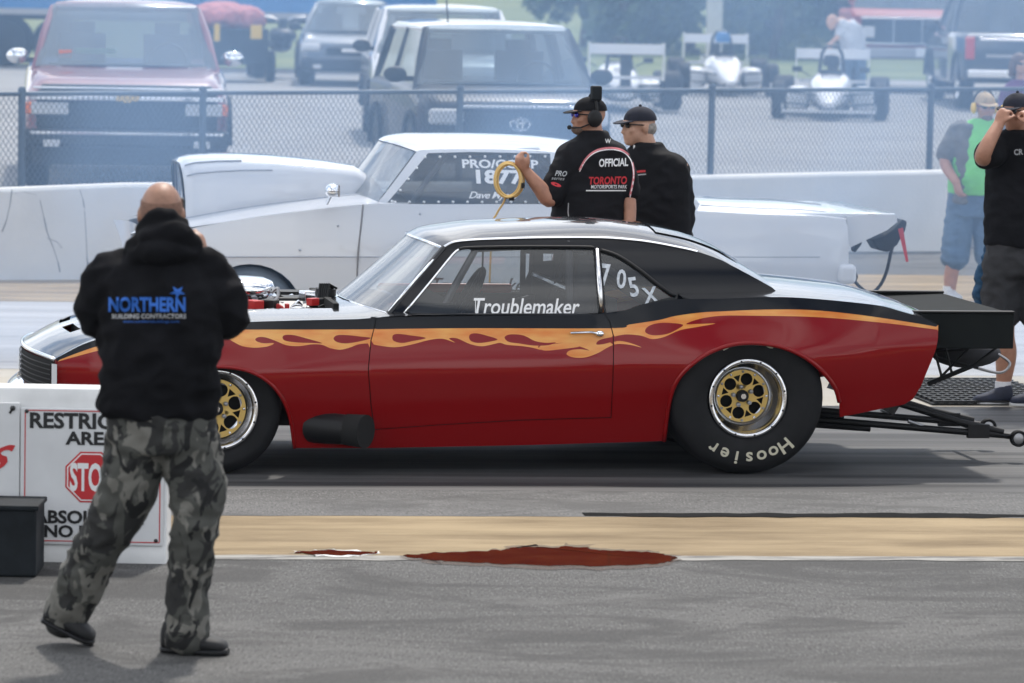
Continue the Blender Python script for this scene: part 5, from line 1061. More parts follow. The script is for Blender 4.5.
def put(mb, word, xa, xb, ya, yb, m, lift=.0085, **k):
    a = P(xa, yb, Db) - cs_; b = P(xb, ya, Db) - cs_; vs, fs = fit_text(word, b.x - a.x, b.z - a.z, **k); mb.add([((a.x + b.x) / 2 + x, -lift, (a.z + b.z) / 2 + y) for x, y in vs], fs, m)
mb = MB(); put(mb, 'RESTRICTED', 30, 155, 414, 428, M['ink'], bold=.035); put(mb, 'AREA', 65.5, 119, 432, 444.5, M['ink'], bold=.035); mb.build('lettering', sg); mb = MB(); put(mb, 'ABSOLUTELY', 33.5, 149.5, 511.5, 523, M['ink'], bold=.035); put(mb, 'NO ENTRY', 44.5, 137, 526, 537, M['ink'], bold=.035); mb.build('lettering', sg)
mb = MB(); c0 = P(91, 477, Db) - cs_
for r, m, l in ((.121, M['sign_red'], .0075), (.113, M['white_ink'], .0085), (.107, M['sign_red'], .0095)): mb.prism([(c0.x + r * math.cos(R_(22.5 + 45 * k)), c0.z + r * math.sin(R_(22.5 + 45 * k))) for k in range(8)], -l, 0, m)
put(mb, 'STOP', 70, 112, 463, 491, M['white_ink'], .0105, bold=.03); mb.build('stop_octagon', sg)
mb = MB(); a = P(25.5, 410, Db) - cs_; b = P(159.5, 542.5, Db) - cs_; k = .0022
for cx, cz, sx, sz in (((a.x + b.x) / 2, a.z, b.x - a.x, k * 2), ((a.x + b.x) / 2, b.z, b.x - a.x, k * 2), (a.x, (a.z + b.z) / 2, k * 2, a.z - b.z - .005), (b.x, (a.z + b.z) / 2, k * 2, a.z - b.z - .005)): mb.box((cx, -.0065, cz), (sx, .002, sz), M['sign_red'])
mb.build('red_border', sg)
for px, py in ((27, 411), (156, 540.5), (157, 412)): mb = MB(); mb.ball(P(px, py, Db) - cs_ + Vector((0, -.008, 0)), (.009, .006, .009), M['screw'], 10, rings=6); mb.build('screw', sg)
s2, cs2 = board('advert_board', 'plain white board with a scrap of red lettering, cut off by the left edge', 'sign', (-78, 401), (19.2, 506), Db)
mb = MB(); vs, fs = fit_text('2S', .24, .10, bold=.03, shear=.4); o2 = P(-12, 461, Db) - cs2; mb.add([(o2.x + x, -.0085, o2.z + y + x * .25) for x, y in vs], fs, M['sign_red']); mb.build('red_lettering', s2)
for px, py in ((13, 408), (12.5, 499)): mb = MB(); mb.ball(P(px, py, Db) - cs2 + Vector((0, -.008, 0)), (.012, .008, .012), M['screw'], 10, rings=6); mb.box(P(px - 1.5, py + 2.4, Db) - cs2 + Vector((0, -.008, 0)), (.010, .004, .028), M['screw'], Matrix.Rotation(.5, 3, 'Y')); mb.build('screw', s2)
bx = thing('ballast_box', 'low black box on the asphalt in front of the white boards', 'box', (P(-10, 560, 17.78).x, 17.95, 0)); mb = MB(); mb.box((0, 0, .145), (.39, .32, .29), M['dark_rubber']); mb.build('box_body', bx, bevel=.012); mb = MB(); mb.box((0, 0, .298), (.41, .34, .022), M['dark_rubber']); mb.build('lid', bx, bevel=.006)

# ------------------------------------------------------------------ puddles and the grate
M['puddle'] = mat('red_puddle', (.035, .010, .005), .07, col2=(.075, .022, .009), vscale=5, spec=.32, bump=.03, bscale=14)
M['damp'] = glass_mat('damp_ground', (1, 1, 1), .45, rough=.4, veilcol=(.07, .035, .02), ior=1.02)
for L, lab, z in (([(404, 556.5), (425, 554.5), (452, 553), (500, 551.2), (512, 549), (540, 548), (585, 548), (592, 550.5), (640, 552.6), (668, 556), (674, 561), (640, 565.5), (560, 566.5), (480, 563.5), (430, 560.5)], 'wide reddish-brown puddle on the sand below the red car', .0036), ([(296, 553), (318, 551.2), (352, 551.6), (377, 553.6), (352, 555.8), (320, 555.6)], 'small thin reddish puddle left of the wide one', .0036)):
    q = [G(*p) for p in smooth(L, 9, True)]; q = [p + Vector((.05 * noise.noise((k * .43, 1, z)) , .05 * noise.noise((k * .37, 5, z)) + .03 * noise.noise((k * 1.1, 8, z)), 0)) for k, p in enumerate(q)]; c = sum(q, Vector()) / len(q); o = thing('puddle', lab, 'puddle', (c.x, c.y, 0)); n = len(q)
    mb = MB(); mb.add([(p.x - c.x, p.y - c.y, z + .001) for p in q] + [(p.x - c.x, p.y - c.y, z - .002) for p in q], [tuple(range(n))] + [(i, (i + 1) % n, n + (i + 1) % n, n + i) for i in range(n)], M['puddle']); mb.build('water', o)
    mb = MB(); mb.add([((p.x - c.x) * 1.03 + .08 * noise.noise((i * .3, z, 0)), (p.y - c.y) * 1.35 + .05 * noise.noise((i * .25, 3, z)), z - .0004) for i, p in enumerate(q)], [tuple(range(n))], M['damp']); mb.build('damp_rim', o)
gc = G(972, 394); gt = thing('drain_grate', 'dark metal drainage grate on the concrete by the man in black shorts', 'grate', (gc.x, gc.y, .01), R_(9)); mb = MB()
for k in range(15): mb.box((-.42 + .06 * k, 0, .012), (.018, 1.5, .016), M['black'])
for k in range(13): mb.box((0, -.74 + .123 * k, .017), (.88, .03, .014), M['black'])
mb.box((0, 0, .003), (.92, 1.54, .004), M['matte']); mb.build('bars', gt)

# ------------------------------------------------------------------ chain link fence
M['fence'] = mat('fence_steel', (.05, .06, .07), .5, metal=.5); M['fence_post'] = mat('fence_post', (.045, .065, .09), .5, metal=.2)
fA = Vector((-6.2, 35.95, 0)); fB = Vector((7.0, 44.4, 0)); fd = (fB - fA); fL = fd.length; fd.normalize()
fz = lambda s: 1.49 + .08 * s / fL
def fence_s(px):
    d = ray(px, 95); d = Vector((d.x, d.y)); return ((fA.y * d.x - fA.x * d.y) / (fd.x * d.y - fd.y * d.x))
fe = thing('chain_link_fence', 'dark chain link fence with top rail along the edge of the lot', 'fence', fA); W3 = lambda s, z, o=0: fd * s + Vector((0, -o, z))
mb = MB(); mb.tube([W3(0, fz(0)), W3(fL, fz(fL))], .022, M['fence_post'], 10); mb.build('top_rail', fe)
for px in (-95, 22, 203, 460, 712, 931, 1150):
    s = fence_s(px); mb = MB(); mb.tube([W3(s, .3), W3(s, fz(s) + .01)], .034, M['fence_post'], 10); mb.ball(W3(s, fz(s) + .03), .038, M['fence_post'], 10, rings=6); mb.build('post', fe)
mb = MB(); ph_ = .052; H_ = 1.06; n = int(fL / ph_)
for k in range(-int(H_ / .075), n + 1):
    for sg_ in (1, -1):
        a = [k * ph_, 0.]; b = [k * ph_ + H_ * .69, H_]
        if sg_ < 0: a, b = [a[0], H_], [b[0], 0.]
        def clp(p, q):
            if p[0] < 0: f = (0 - p[0]) / (q[0] - p[0]); return [0, p[1] + (q[1] - p[1]) * f]
            return p
        if b[0] <= 0: continue
        a = clp(a, b)
        if b[0] > fL: f = (fL - a[0]) / (b[0] - a[0]); b = [fL, a[1] + (b[1] - a[1]) * f]
        if a[0] >= fL: continue
        mb.tube([W3(a[0], fz(a[0]) - H_ + a[1], .03 + .003 * sg_), W3(b[0], fz(b[0]) - H_ + b[1], .03 + .003 * sg_)], .0026, M['fence'], 4)
mb.build('wire_mesh', fe)

# ------------------------------------------------------------------ vehicles on the lot
M['maroon'] = mat('maroon_paint', (.17, .018, .026), .3, coat=1., crough=.05); M['grey_car'] = mat('grey_paint', (.10, .115, .14), .3, metal=.4, coat=1.); M['black_car'] = mat('black_paint', (.014, .016, .020), .4, coat=.25, spec=.2); M['old_red'] = mat('old_red_paint', (.26, .03, .03), .6); M['navy_car'] = mat('navy_paint', (.015, .025, .045), .28, coat=1.)
M['lamp'] = mat('lamp_glass', (.55, .56, .58), .12, spec=.8); M['amber'] = mat('amber', (.75, .16, .02), .25); M['tail_red'] = mat('tail_lamp', (.5, .015, .02), .2); M['blue_panel'] = mat('blue_panel', (.015, .16, .42), .5, var=.08, vscale=2)
M['screen_dark'] = glass_mat('car_window', (.55, .62, .66), .22, veilcol=(.30, .36, .40)); M['tarp'] = mat('pink_tarp', (.45, .16, .17), .8, var=.2, vscale=4)
def rect_ring(y, hw, z0, z1, r=.12, n=4):
    out = []
    for cx, cz, a0 in ((hw - r, z1 - r, 0), (-hw + r, z1 - r, 90), (-hw + r, z0 + r, 180), (hw - r, z0 + r, 270)):
        for k in range(n + 1): a = R_(a0 + 90 * k / n); out.append((cx + r * math.cos(a), y, cz + r * math.sin(a)))
    return out
def vehicle(name, label, cat, D, px, yaw, L, W, paint, body, cabin, tyre_r=.36, roof=None, rear=False, group=None, axles=(.9, .9), z=None, bed=None):
    """body: rings (y, half width, z0, z1); cabin: (y0, y1, half width, z) low and (y0, y1, half width, z) high; y runs back from the nose"""
    p = P(px, 100, D); g0 = lot_z(D) if z is None else z; o = thing(name, label, cat, (p.x, D, g0), R_(yaw), group)
    mb = MB(); mb.loft([rect_ring(*r) for r in body], paint)
    mb.build('body', o, angle=50)
    (a0, a1, aw, az), (b0, b1, bw, bz) = cabin
    low = [(-aw, a0, az), (aw, a0, az), (aw, a1, az), (-aw, a1, az)]; hi = [(-bw, b0, bz), (bw, b0, bz), (bw, b1, bz), (-bw, b1, bz)]
    lo = [Vector(q) for q in low]; hv = [Vector(q) for q in hi]; wp = .075
    for i in range(4): mb = MB(); mb.tube([lo[i] + Vector((0, 0, -.05)), lo[i].lerp(hv[i], .5) + Vector((0, 0, .02)), hv[i] + Vector((0, 0, -.03))], .045, paint, 8); mb.build('pillar', o)
    my = (a0 + a1) / 2 + .15
    for s in (-1, 1): mb = MB(); mb.tube([(s * aw, my, az), (s * bw, my, bz - .03)], .04, paint, 8); mb.build('pillar', o)
    mb = MB(); mb.loft([[(c[0] * f, (b0 + b1) / 2 + (c[1] - (b0 + b1) / 2) * f, bz + h_) for c in ((-bw, b0), (0, b0 - .10), (bw, b0), (bw, b1), (0, b1 + .05), (-bw, b1))] for f, h_ in ((1.03, -.06), (1.035, -.02), (.96, .025), (.72, .05), (.3, .062))], roof or paint); mb.build('roof', o)
    def pane(nm, c4, off):
        c4 = [Vector(q) for q in c4]; c = sum(c4, Vector()) / 4; mb = MB(); mb.grid(lambda a, b: (c4[0].lerp(c4[1], a)).lerp(c4[3].lerp(c4[2], a), b) + Vector(off) * (1 + 2.2 * (1 - (2 * a - 1) ** 2)), 8, 4, M['screen_dark']); return mb.build(nm, o)
    pane('windscreen', [lo[0], lo[1], hv[1], hv[0]], (0, -.03, .01)); pane('rear_window', [lo[3], lo[2], hv[2], hv[3]], (0, .02, 0))
    for s, (i, j) in ((-1, (0, 3)), (1, (1, 2))): pane('side_window', [lo[i], lo[j], hv[j], hv[i]], (s * .004, 0, 0))
    mb = MB()
    for s in (-1, 1): mb.box((s * aw * .48, (a0 + a1) / 2 + .1, az - .05), (.48, .16, .75), M['cloth_dark']); mb.box((s * aw * .48, (a0 + a1) / 2 + .12, az + .36), (.26, .12, .16), M['cloth_dark'])
    mb.box((0, a0 + .25, az - .02), (aw * 1.7, .4, .12), M['cloth_dark']); mb.tube([(aw * .48 + .19 * math.cos(k), a0 + .52, az + .05 + .19 * math.sin(k)) for k in np.linspace(0, 6.1, 18)], .015, M['black'], 6, closed=True); mb.build('seats', o, bevel=.03)
    for s in (-1, 1):
        for yy in (axles[0], L - axles[1]):
            mb = MB(); x = s * (W / 2 - .02); Mx = Matrix.Translation((x, yy, tyre_r)) @ Matrix.Rotation(R_(90 * s), 4, 'Y')
            mb.lathe([(tyre_r * .6, -.0), (tyre_r * .9, .01), (tyre_r, -.03), (tyre_r, -.2), (tyre_r * .9, -.23), (.05, -.23)], Mx, M['tyre'], 28); wl = mb.build('wheel', o); mb = MB(); mb.lathe([(0, .01), (.07, .01), (.08, -.01), (tyre_r * .52, -.03), (tyre_r * .6, .0), (tyre_r * .62, -.01)], Mx, M['alu'], 24); mb.build('hub', wl)
            mb = MB(); mb.tube([(x + s * .03, yy + (tyre_r + .09) * math.cos(a), tyre_r + (tyre_r + .09) * math.sin(a)) for a in np.linspace(.1, math.pi - .1, 13)], .03, M['matte'], 6); mb.build('wheel_arch', o)
    for s in (-1, 1):
        mb = MB(); mb.ball((s * (aw + .17), a0 + .32, az + .10), (.115, .05, .08), M['black'] if paint is not M['maroon'] else M['chrome'], 14); mb.box((s * (aw + .06), a0 + .32, az + .06), (.18, .04, .05), M['black']); mb.build('mirror', o)
    return o
def bits(o, L):
    for nm, c, d, m, bv in L: mb = MB(); mb.box(c, d, m); mb.build(nm, o, bevel=bv)
# maroon pickup
o = vehicle('pickup_truck', 'maroon pickup truck facing the fence, dark grille with chrome bars, at the left', 'pickup', 40.6, 127, 6, 5.6, 2.0, M['maroon'],
            [(.0, .90, .42, .93, .16), (.06, .95, .40, 1.0, .20), (.5, .99, .38, 1.10, .24), (1.25, 1.0, .36, 1.20, .20), (2.1, 1.0, .36, 1.18, .10), (3.4, 1.0, .38, 1.18, .08), (5.55, 1.0, .42, 1.18, .08), (5.6, .97, .5, 1.15, .08)], ((1.22, 3.35, .90, 1.17), (1.95, 3.05, .72, 1.78)), .40)
bits(o, [('grille', (0, -.01, .79), (1.74, .06, .38), M['matte'], .03), ('bug_deflector', (0, .04, 1.0), (1.66, .10, .07), M['black'], .03), ('front_bumper', (0, -.07, .52), (1.98, .20, .17), M['black'], .04), ('bumper_trim', (0, -.178, .57), (1.86, .02, .028), M['chrome'], .004), ('valance', (0, .02, .36), (1.80, .12, .20), M['black'], .02), ('grille_bar', (0, -.075, .905), (1.86, .03, .045), M['chrome'], .008), ('grille_bar', (0, -.07, 1.0), (1.80, .03, .022), M['chrome'], .006)])  # grille slab spans nearly the whole front; its black paints in the shade there
for s in (-1, 1): bits(o, [('headlamp', (s * .74, -.02, .80), (.36, .07, .12), M['lamp'], .015), ('indicator', (s * .93, .0, .80), (.09, .09, .11), M['amber'], .012), ('fog_lamp', (s * .72, -.176, .47), (.16, .03, .07), M['lamp'], .01)])
bits(o, [('permit', (-.60, 1.30, 1.30), (.13, .01, .08), M['amber'], .002), ('visor_card', (-.30, 1.42, 1.33), (.40, .01, .05), M['green_tee'], .002)])
mb = MB(); mb.prism([(-.11, .905 - .025), (-.035, .88), (-.03, .865), (.03, .865), (.035, .88), (.11, .88), (.12, .93), (.035, .93), (.03, .945), (-.03, .945), (-.035, .93), (-.10, .93)], -.10, -.085, M['gold']); mb.build('emblem', o)
# dark SUV, roof painted white for the sky reflecting in it
o = vehicle('suv', 'dark SUV with roof whitened as sky reflection and round oval emblem, parked behind the white drag car', 'SUV', 40.2, 519, 9, 4.5, 1.85, M['black_car'],
            [(.0, .84, .40, .90, .12), (.06, .90, .36, .96, .14), (.5, .92, .34, 1.04, .16), (1.05, .925, .33, 1.10, .14), (2.0, .925, .33, 1.10, .1), (4.2, .92, .35, 1.10, .1), (4.5, .86, .45, 1.05, .1)], ((.98, 4.15, .86, 1.07), (1.50, 3.95, .70, 1.64)), .36, roof=M['white_car'])
bits(o, [('grille', (.0, -.03, .74), (1.02, .08, .20), M['matte'], .02), ('bonnet_trim', (0, -.03, .90), (1.15, .05, .035), M['chrome'], .01), ('front_bumper', (0, -.05, .50), (1.80, .14, .20), M['black_car'], .05), ('lower_grille', (0, -.125, .48), (1.1, .02, .10), M['matte'], .01)])
for s in (-1, 1): bits(o, [('headlamp', (s * .70, -.0, .80), (.34, .10, .16), M['lamp'], .04)])
mb = MB()
for rx, rz, dz in ((.095, .062, 0), (.030, .058, .0), (.060, .022, .028)): mb.tube([(.30 * 0 + rx * math.cos(a), -.085, .74 + dz + rz * math.sin(a)) for a in np.linspace(0, 2 * math.pi * 23 / 24, 24)], .010, M['chrome'], 6, closed=True)
mb.build('emblem', o); mb = MB(); mb.tube([(-.45, 1.75, 1.66), (-.46, 1.95, 2.15)], .008, M['black'], 6); mb.build('aerial', o)
# white van behind it
o = vehicle('minivan', 'white van mostly hidden behind the dark SUV', 'van', 51.5, 448, 4, 4.7, 1.85, M['white_car'], [(.0, .84, .40, .92, .12), (.1, .90, .36, 1.0, .14), (.6, .92, .34, 1.10, .14), (1.0, .925, .33, 1.14, .12), (4.5, .92, .35, 1.14, .1), (4.7, .86, .45, 1.1, .1)], ((.85, 4.4, .86, 1.1), (1.5, 4.2, .70, 1.66)), .34)
bits(o, [('grille', (0, -.02, .74), (.9, .06, .16), M['matte'], .02), ('front_bumper', (0, -.05, .50), (1.78, .12, .18), M['white_car'], .05)]); [bits(o, [('headlamp', (s * .70, .01, .80), (.34, .10, .15), M['lamp'], .04)]) for s in (-1, 1)]
# grey saloon
o = vehicle('saloon_car', 'grey saloon car facing the fence, left of the white van', 'car', 71.5, 349, 2, 4.6, 1.76, M['grey_car'], [(.0, .78, .30, .70, .12), (.08, .85, .26, .76, .14), (.6, .88, .24, .84, .18), (1.2, .885, .24, .92, .14), (3.6, .88, .25, .98, .14), (4.5, .84, .3, .95, .12), (4.6, .78, .4, .9, .1)], ((1.15, 3.9, .80, .90), (1.95, 3.2, .58, 1.42)), .33)
bits(o, [('grille', (0, -.03, .60), (.80, .06, .14), M['matte'], .02), ('emblem', (.03, -.065, .615), (.34, .02, .06), M['chrome'], .015), ('front_bumper', (0, -.05, .38), (1.66, .12, .20), M['black_car'], .05)])
for s in (-1, 1): bits(o, [('headlamp', (s * .66, .02, .66), (.34, .14, .14), M['lamp'], .05), ('fog_lamp', (s * .55, -.115, .34), (.14, .02, .07), M['lamp'], .01)])
# old red truck
o = vehicle('pickup_truck', 'faded red truck with wide dark grille and number plate, far right behind the racing cars', 'truck', 74, 906, -2, 5.4, 2.0, M['old_red'], [(.0, .96, .62, 1.34, .06), (.08, .98, .60, 1.40, .08), (1.2, 1.0, .58, 1.48, .1), (2.0, 1.0, .56, 1.46, .1), (5.4, 1.0, .6, 1.44, .08)], ((1.1, 3.0, .92, 1.44), (1.6, 2.9, .78, 2.1)), .44)
bits(o, [('grille', (0, -.02, 1.08), (1.62, .06, .42), M['matte'], .02), ('grille_frame', (0, -.055, 1.31), (1.66, .03, .03), M['alu'], .006), ('grille_frame', (0, -.055, .86), (1.66, .03, .03), M['alu'], .006), ('front_bumper', (0, -.12, .70), (1.96, .16, .18), M['steel'], .03), ('number_plate', (.30, -.21, .72), (.32, .015, .16), M['board'], .004)]); [bits(o, [('headlamp', (s * .68, -.05, 1.06), (.20, .04, .20), M['lamp'], .03), ('grille_bar', (s * .25, -.055, 1.08), (.02, .02, .40), M['steel'], 0)]) for s in (-1, 1)]
# navy pickup seen from behind
D = 66.; o = vehicle('pickup_truck', 'dark navy pickup truck seen from behind, red tail lamps, at the right edge', 'pickup', D, 1026, 180 + 1, 5.6, 2.0, M['navy_car'], [(.0, .93, .42, .98, .10), (.05, .97, .40, 1.02, .12), (.5, .99, .38, 1.10, .14), (1.25, 1.0, .36, 1.20, .14), (2.1, 1.0, .36, 1.20, .10), (3.4, 1.0, .38, 1.20, .08), (5.55, 1.0, .46, 1.20, .08), (5.6, .97, .5, 1.16, .08)], ((1.22, 3.35, .90, 1.17), (1.95, 3.05, .72, 1.88)), .40)
o.location = Vector(o.location) + Matrix.Rotation(R_(1), 3, 'Z') @ Vector((.0, 5.6, 0))
bits(o, [('rear_bumper', (0, 5.68, .58), (1.9, .16, .14), M['chrome'], .03), ('tailgate_trim', (0, 5.61, 1.12), (1.5, .03, .04), M['alu'], .006), ('tailgate_trim', (0, 5.61, .86), (1.3, .03, .05), M['steel'], .006), ('number_plate', (0, 5.77, .60), (.31, .01, .10), M['board'], .003)]); [bits(o, [('tail_lamp', (s * .90, 5.60, .98), (.15, .06, .36), M['tail_red'], .02)]) for s in (-1, 1)]
# formula cars
def formula(label, D, px, yaw, accent):
    p = P(px, 100, D); o = thing('formula_car', label, 'racing car', (p.x, D, lot_z(D)), R_(yaw), 'single-seat racing cars on the lot'); wh = M['white_car']
    mb = MB(); R = []
    for y, hw, z0, z1 in ((-.10, .05, .20, .27), (.0, .10, .17, .31), (.4, .17, .14, .42), (.9, .24, .12, .55), (1.4, .31, .10, .66), (1.75, .33, .10, .70), (2.2, .32, .10, .62), (3.0, .24, .12, .50), (3.3, .14, .18, .40)): R.append([(hw * math.copysign(abs(math.cos(t)) ** .8, math.cos(t)), y, (z0 + z1) / 2 + (z1 - z0) / 2 * math.copysign(abs(math.sin(t)) ** .8, math.sin(t))) for t in (2 * math.pi * k / 20 for k in range(20))])
    mb.loft(R, wh); mb.build('body', o)
    for s in (-1, 1): mb = MB(); mb.loft([[(s * .48 + hw * math.copysign(abs(math.cos(t)) ** .6, math.cos(t)), y, .28 + h_ * math.copysign(abs(math.sin(t)) ** .6, math.sin(t))) for t in (2 * math.pi * k / 16 for k in range(16))] for y, hw, h_ in ((1.35, .13, .14), (1.45, .17, .19), (2.4, .17, .18), (2.9, .08, .12))], wh); mb.build('sidepod', o)
    mb = MB(); mb.box((0, .05, .14), (1.34, .30, .035), wh); [mb.box((s * .67, .05, .18), (.02, .36, .14), wh) for s in (-1, 1)]; [mb.box((s * .12, .05, .18), (.02, .12, .10), M['black']) for s in (-1, 1)]; mb.build('front_wing', o, bevel=.006)
    rw = MB(); rw.box((0, 3.45, .92), (1.10, .26, .15), wh); rw.box((0, 3.45, .50), (1.02, .20, .05), wh); [rw.box((s * .555, 3.45, .74), (.02, .36, .56), wh) for s in (-1, 1)]; rw.box((0, 3.42, .62), (.16, .14, .5), M['black']); rw.build('rear_wing', o, bevel=.006)
    for s in (-1, 1):
        for y, r, wdt, x in ((.75, .28, .20, .74), (2.95, .30, .29, .72)):
            Mx = Matrix.Translation((s * x, y, r)) @ Matrix.Rotation(R_(90 * s), 4, 'Y'); mb = MB(); mb.lathe([(r * .55, 0), (r * .85, .01), (r, -.03), (r, -wdt + .03), (r * .85, -wdt), (r * .5, -wdt)], Matrix.Translation((s * wdt / 2, 0, 0)) @ Mx, M['tyre'], 28); mb.lathe([(0, -.04), (r * .5, -.05), (r * .56, -.005)], Matrix.Translation((s * wdt / 2, 0, 0)) @ Mx, M['alu'], 20); mb.lathe([(0, -wdt + .03), (r * .5, -wdt + .02)], Matrix.Translation((s * wdt / 2, 0, 0)) @ Mx, M['steel'], 20); mb.build('wheel', o)
            mb = MB(); [mb.tube([(s * .2, y + dy, z_), (s * (x - .05), y, z_ + .04)], .012, M['black'], 6) for dy, z_ in ((-.22, .20), (.2, .20), (-.15, .36), (.15, .36))]; mb.build('wishbone', o)
        mb = MB(); mb.tube([(s * .30, 1.45, .62), (s * .46, 1.45, .70)], .010, M['black'], 6); mb.box((s * .50, 1.45, .72), (.15, .05, .08), M['black']); mb.build('mirror', o)
    mb = MB(); mb.tube([(-.20, 2.15, .55), (-.15, 2.15, .95), (-.08, 2.12, 1.06), (.08, 2.12, 1.06), (.15, 2.15, .95), (.20, 2.15, .55)], .026, M['black'], 8); mb.build('roll_hoop', o)
    mb = MB(); mb.lathe([(0, .78), (.10, .76), (.13, .68), (.12, .6)], Matrix.Translation((0, 1.9, .16 if accent != 'blue_panel' else .28)), M[accent], 16); mb.build('headrest', o)
    mb = MB(); mb.box((0, 1.55, .695), (.36, .34, .03), M['matte']); mb.build('cockpit', o, bevel=.01); return o
formula('white racing car facing the fence with blue headrest, left of its twin', 70, 731, 2, 'blue_panel')
formula('white racing car facing the fence with black roll hoop, nearest to the fence', 61, 829, -5, 'black')
o = formula('white racing car seen from behind with boxy rear wing, beside the dark SUV', 66, 608, 183, 'black')
# trailer, quad bike, blue lorry trailer
p = P(229, 80, 73); o = thing('utility_trailer', 'low dark trailer with pink-red covered load, behind the maroon pickup', 'trailer', (p.x, 73, lot_z(73)), R_(6))
bits(o, [('bed', (0, .8, .62), (1.36, 1.7, .62), M['dark_rubber'], .02), ('mudguard', (-.72, .8, .52), (.14, .8, .08), M['black'], .02), ('mudguard', (.72, .8, .52), (.14, .8, .08), M['black'], .02), ('placard', (.46, -.06, .88), (.20, .02, .24), M['yellow'], .004), ('placard', (-.22, -.06, .86), (.10, .02, .30), M['yellow'], .004)])
b = MB(); b.ball((-.1, .7, 1.12), (.62, .75, .26), M['tarp']); b.ball((.35, .4, 1.10), (.30, .4, .22), M['tarp']); fuse(b, 'covered_load', o, M['tarp'], .03, 2, .03, 3, 5)
for s in (-1, 1): mb = MB(); mb.lathe([(0, 0), (.16, 0), (.26, .01), (.28, -.03), (.28, -.15), (0, -.16)], Matrix.Translation((s * .82, .8, .28)) @ Matrix.Rotation(R_(90 * s), 4, 'Y'), M['tyre'], 22); mb.build('wheel', o)
p = P(284, 80, 76); o = thing('quad_bike', 'black quad bike between the covered trailer and the grey saloon', 'quad bike', (p.x, 76, lot_z(76)), R_(8))
b = MB(); b.ball((0, .9, .62), (.22, .8, .16), M['black']); b.ball((0, .35, .78), (.26, .32, .14), M['black']); b.ball((0, 1.2, .82), (.18, .42, .10), M['black']); fuse(b, 'body', o, M['black'], .03, 3)
for s in (-1, 1):
    for y in (.3, 1.5): mb = MB(); mb.lathe([(0, 0), (.14, 0), (.27, .02), (.30, -.04), (.30, -.2), (0, -.2)], Matrix.Translation((s * .54, y, .30)) @ Matrix.Rotation(R_(90 * s), 4, 'Y'), M['tyre'], 22); mb.build('wheel', o)
    mb = MB(); mb.ball((s * .42, .3, .66), (.20, .36, .07), M['black'], 16); mb.build('mudguard', o)
mb = MB(); mb.tube([(-.42, .55, 1.12), (-.2, .48, 1.10), (0, .45, 1.0), (.2, .48, 1.10), (.42, .55, 1.12)], .022, M['steel'], 8); mb.box((0, .42, .92), (.16, .10, .30), M['black']); mb.build('handlebar', o)
p = P(190, 50, 82); o = thing('box_trailer', 'large blue box trailer behind the parked cars, at the left', 'trailer', (p.x, 82, lot_z(82)), R_(4)); mb = MB(); mb.box((0, 1.2, 2.35), (9.6, 2.4, 2.6), M['blue_panel']); mb.build('box_body', o, bevel=.03)
mb = MB(); [mb.box((-4.6 + k * .92, -.012, 2.35), (.05, .03, 2.5), M['blue_panel']) for k in range(11)]; mb.box((0, -.02, 1.08), (9.6, .05, .12), M['steel']); mb.build('side_rib', o, bevel=.004)
for x in (-3.6, -2.6, 3.2):
    for y in (.2, 2.2): mb = MB(); mb.lathe([(0, 0), (.25, .0), (.44, .02), (.48, -.03), (.48, -.25), (0, -.26)], Matrix.Translation((x, y, .48)) @ Matrix.Rotation(R_(90), 4, 'X'), M['tyre'], 24); mb.build('wheel', o)
mb = MB(); mb.box((0, 1.2, .98), (9.2, .9, .12), M['black']); mb.build('chassis', o)
# bending man by the second racing car
D = 65.; mn = person('man in pale grey top and jeans stooping behind the racing car with the black hoop', D, 848, foot=lot_z(65)); Q = PP(mn, D)
b = MB(); T, q = head(b, Q(832, 22, -.15), R_(-60), .5, 1.); limb(b, [Q(834, 22, -.1), Q(842, 22)], [.06, .07]); torso(b, [(Q(842, 20), .13, .10), (Q(848, 26), .19, .12), (Q(852, 38), .18, .12), (Q(854, 50), .17, .12)], .4); limb(b, [Q(842, 24, -.1), Q(838, 36, -.2), Q(832, 42, -.3)], [.05, .042, .03]); hand(b, Q(832, 42, -.3), Vector((-.4, -.3, -1)), Vector((0, -1, 0)), 1., .6); limb(b, [Q(852, 24, .05), Q(858, 38, .0), Q(856, 48, -.1)], [.05, .042, .03]); hand(b, Q(856, 48, -.1), Vector((-.2, -.3, -1)), Vector((0, -1, 0)), 1., .6)
for s in (-1, 1): limb(b, [Q(854 + s * 6, 52), Vector((Q(854, 50).x + s * .12, 0, .50)), Vector((Q(854, 50).x + s * .12, .05, .07))], [.09, .06, .045])
fuse(b, 'body', mn, M['skin'], .012, 2)
b = MB(); torso(b, [(Q(841, 20), .13, .11), (Q(848, 26), .22, .15), (Q(852, 40), .21, .15), (Q(854, 50), .20, .14)], .4); limb(b, [Q(842, 24, -.1), Q(839, 34, -.18)], [.075, .065]); limb(b, [Q(852, 24, .05), Q(857, 36, .0)], [.075, .065]); fuse(b, 'top', mn, mat('pale_grey_top', (.48, .50, .54), .9, var=.15, vscale=8), .016, 3, .01, 6, 2)
b = MB(); torso(b, [(Q(854, 47), .19, .14), (Q(854, 55), .2, .15)], .4); [limb(b, [Q(854 + s * 6, 54), Vector((Q(854, 50).x + s * .12, 0, .50)), Vector((Q(854, 50).x + s * .12, .05, .09))], [.11, .085, .075]) for s in (-1, 1)]; fuse(b, 'trousers', mn, M['jeans'], .016, 3)
for s in (-1, 1): pp = Vector((Q(854, 50).x + s * .12, .05, 0)); shoe(mn, pp + Vector((.06, .08, 0)), pp + Vector((-.1, -.16, 0)), M['shoe'], M['black'])

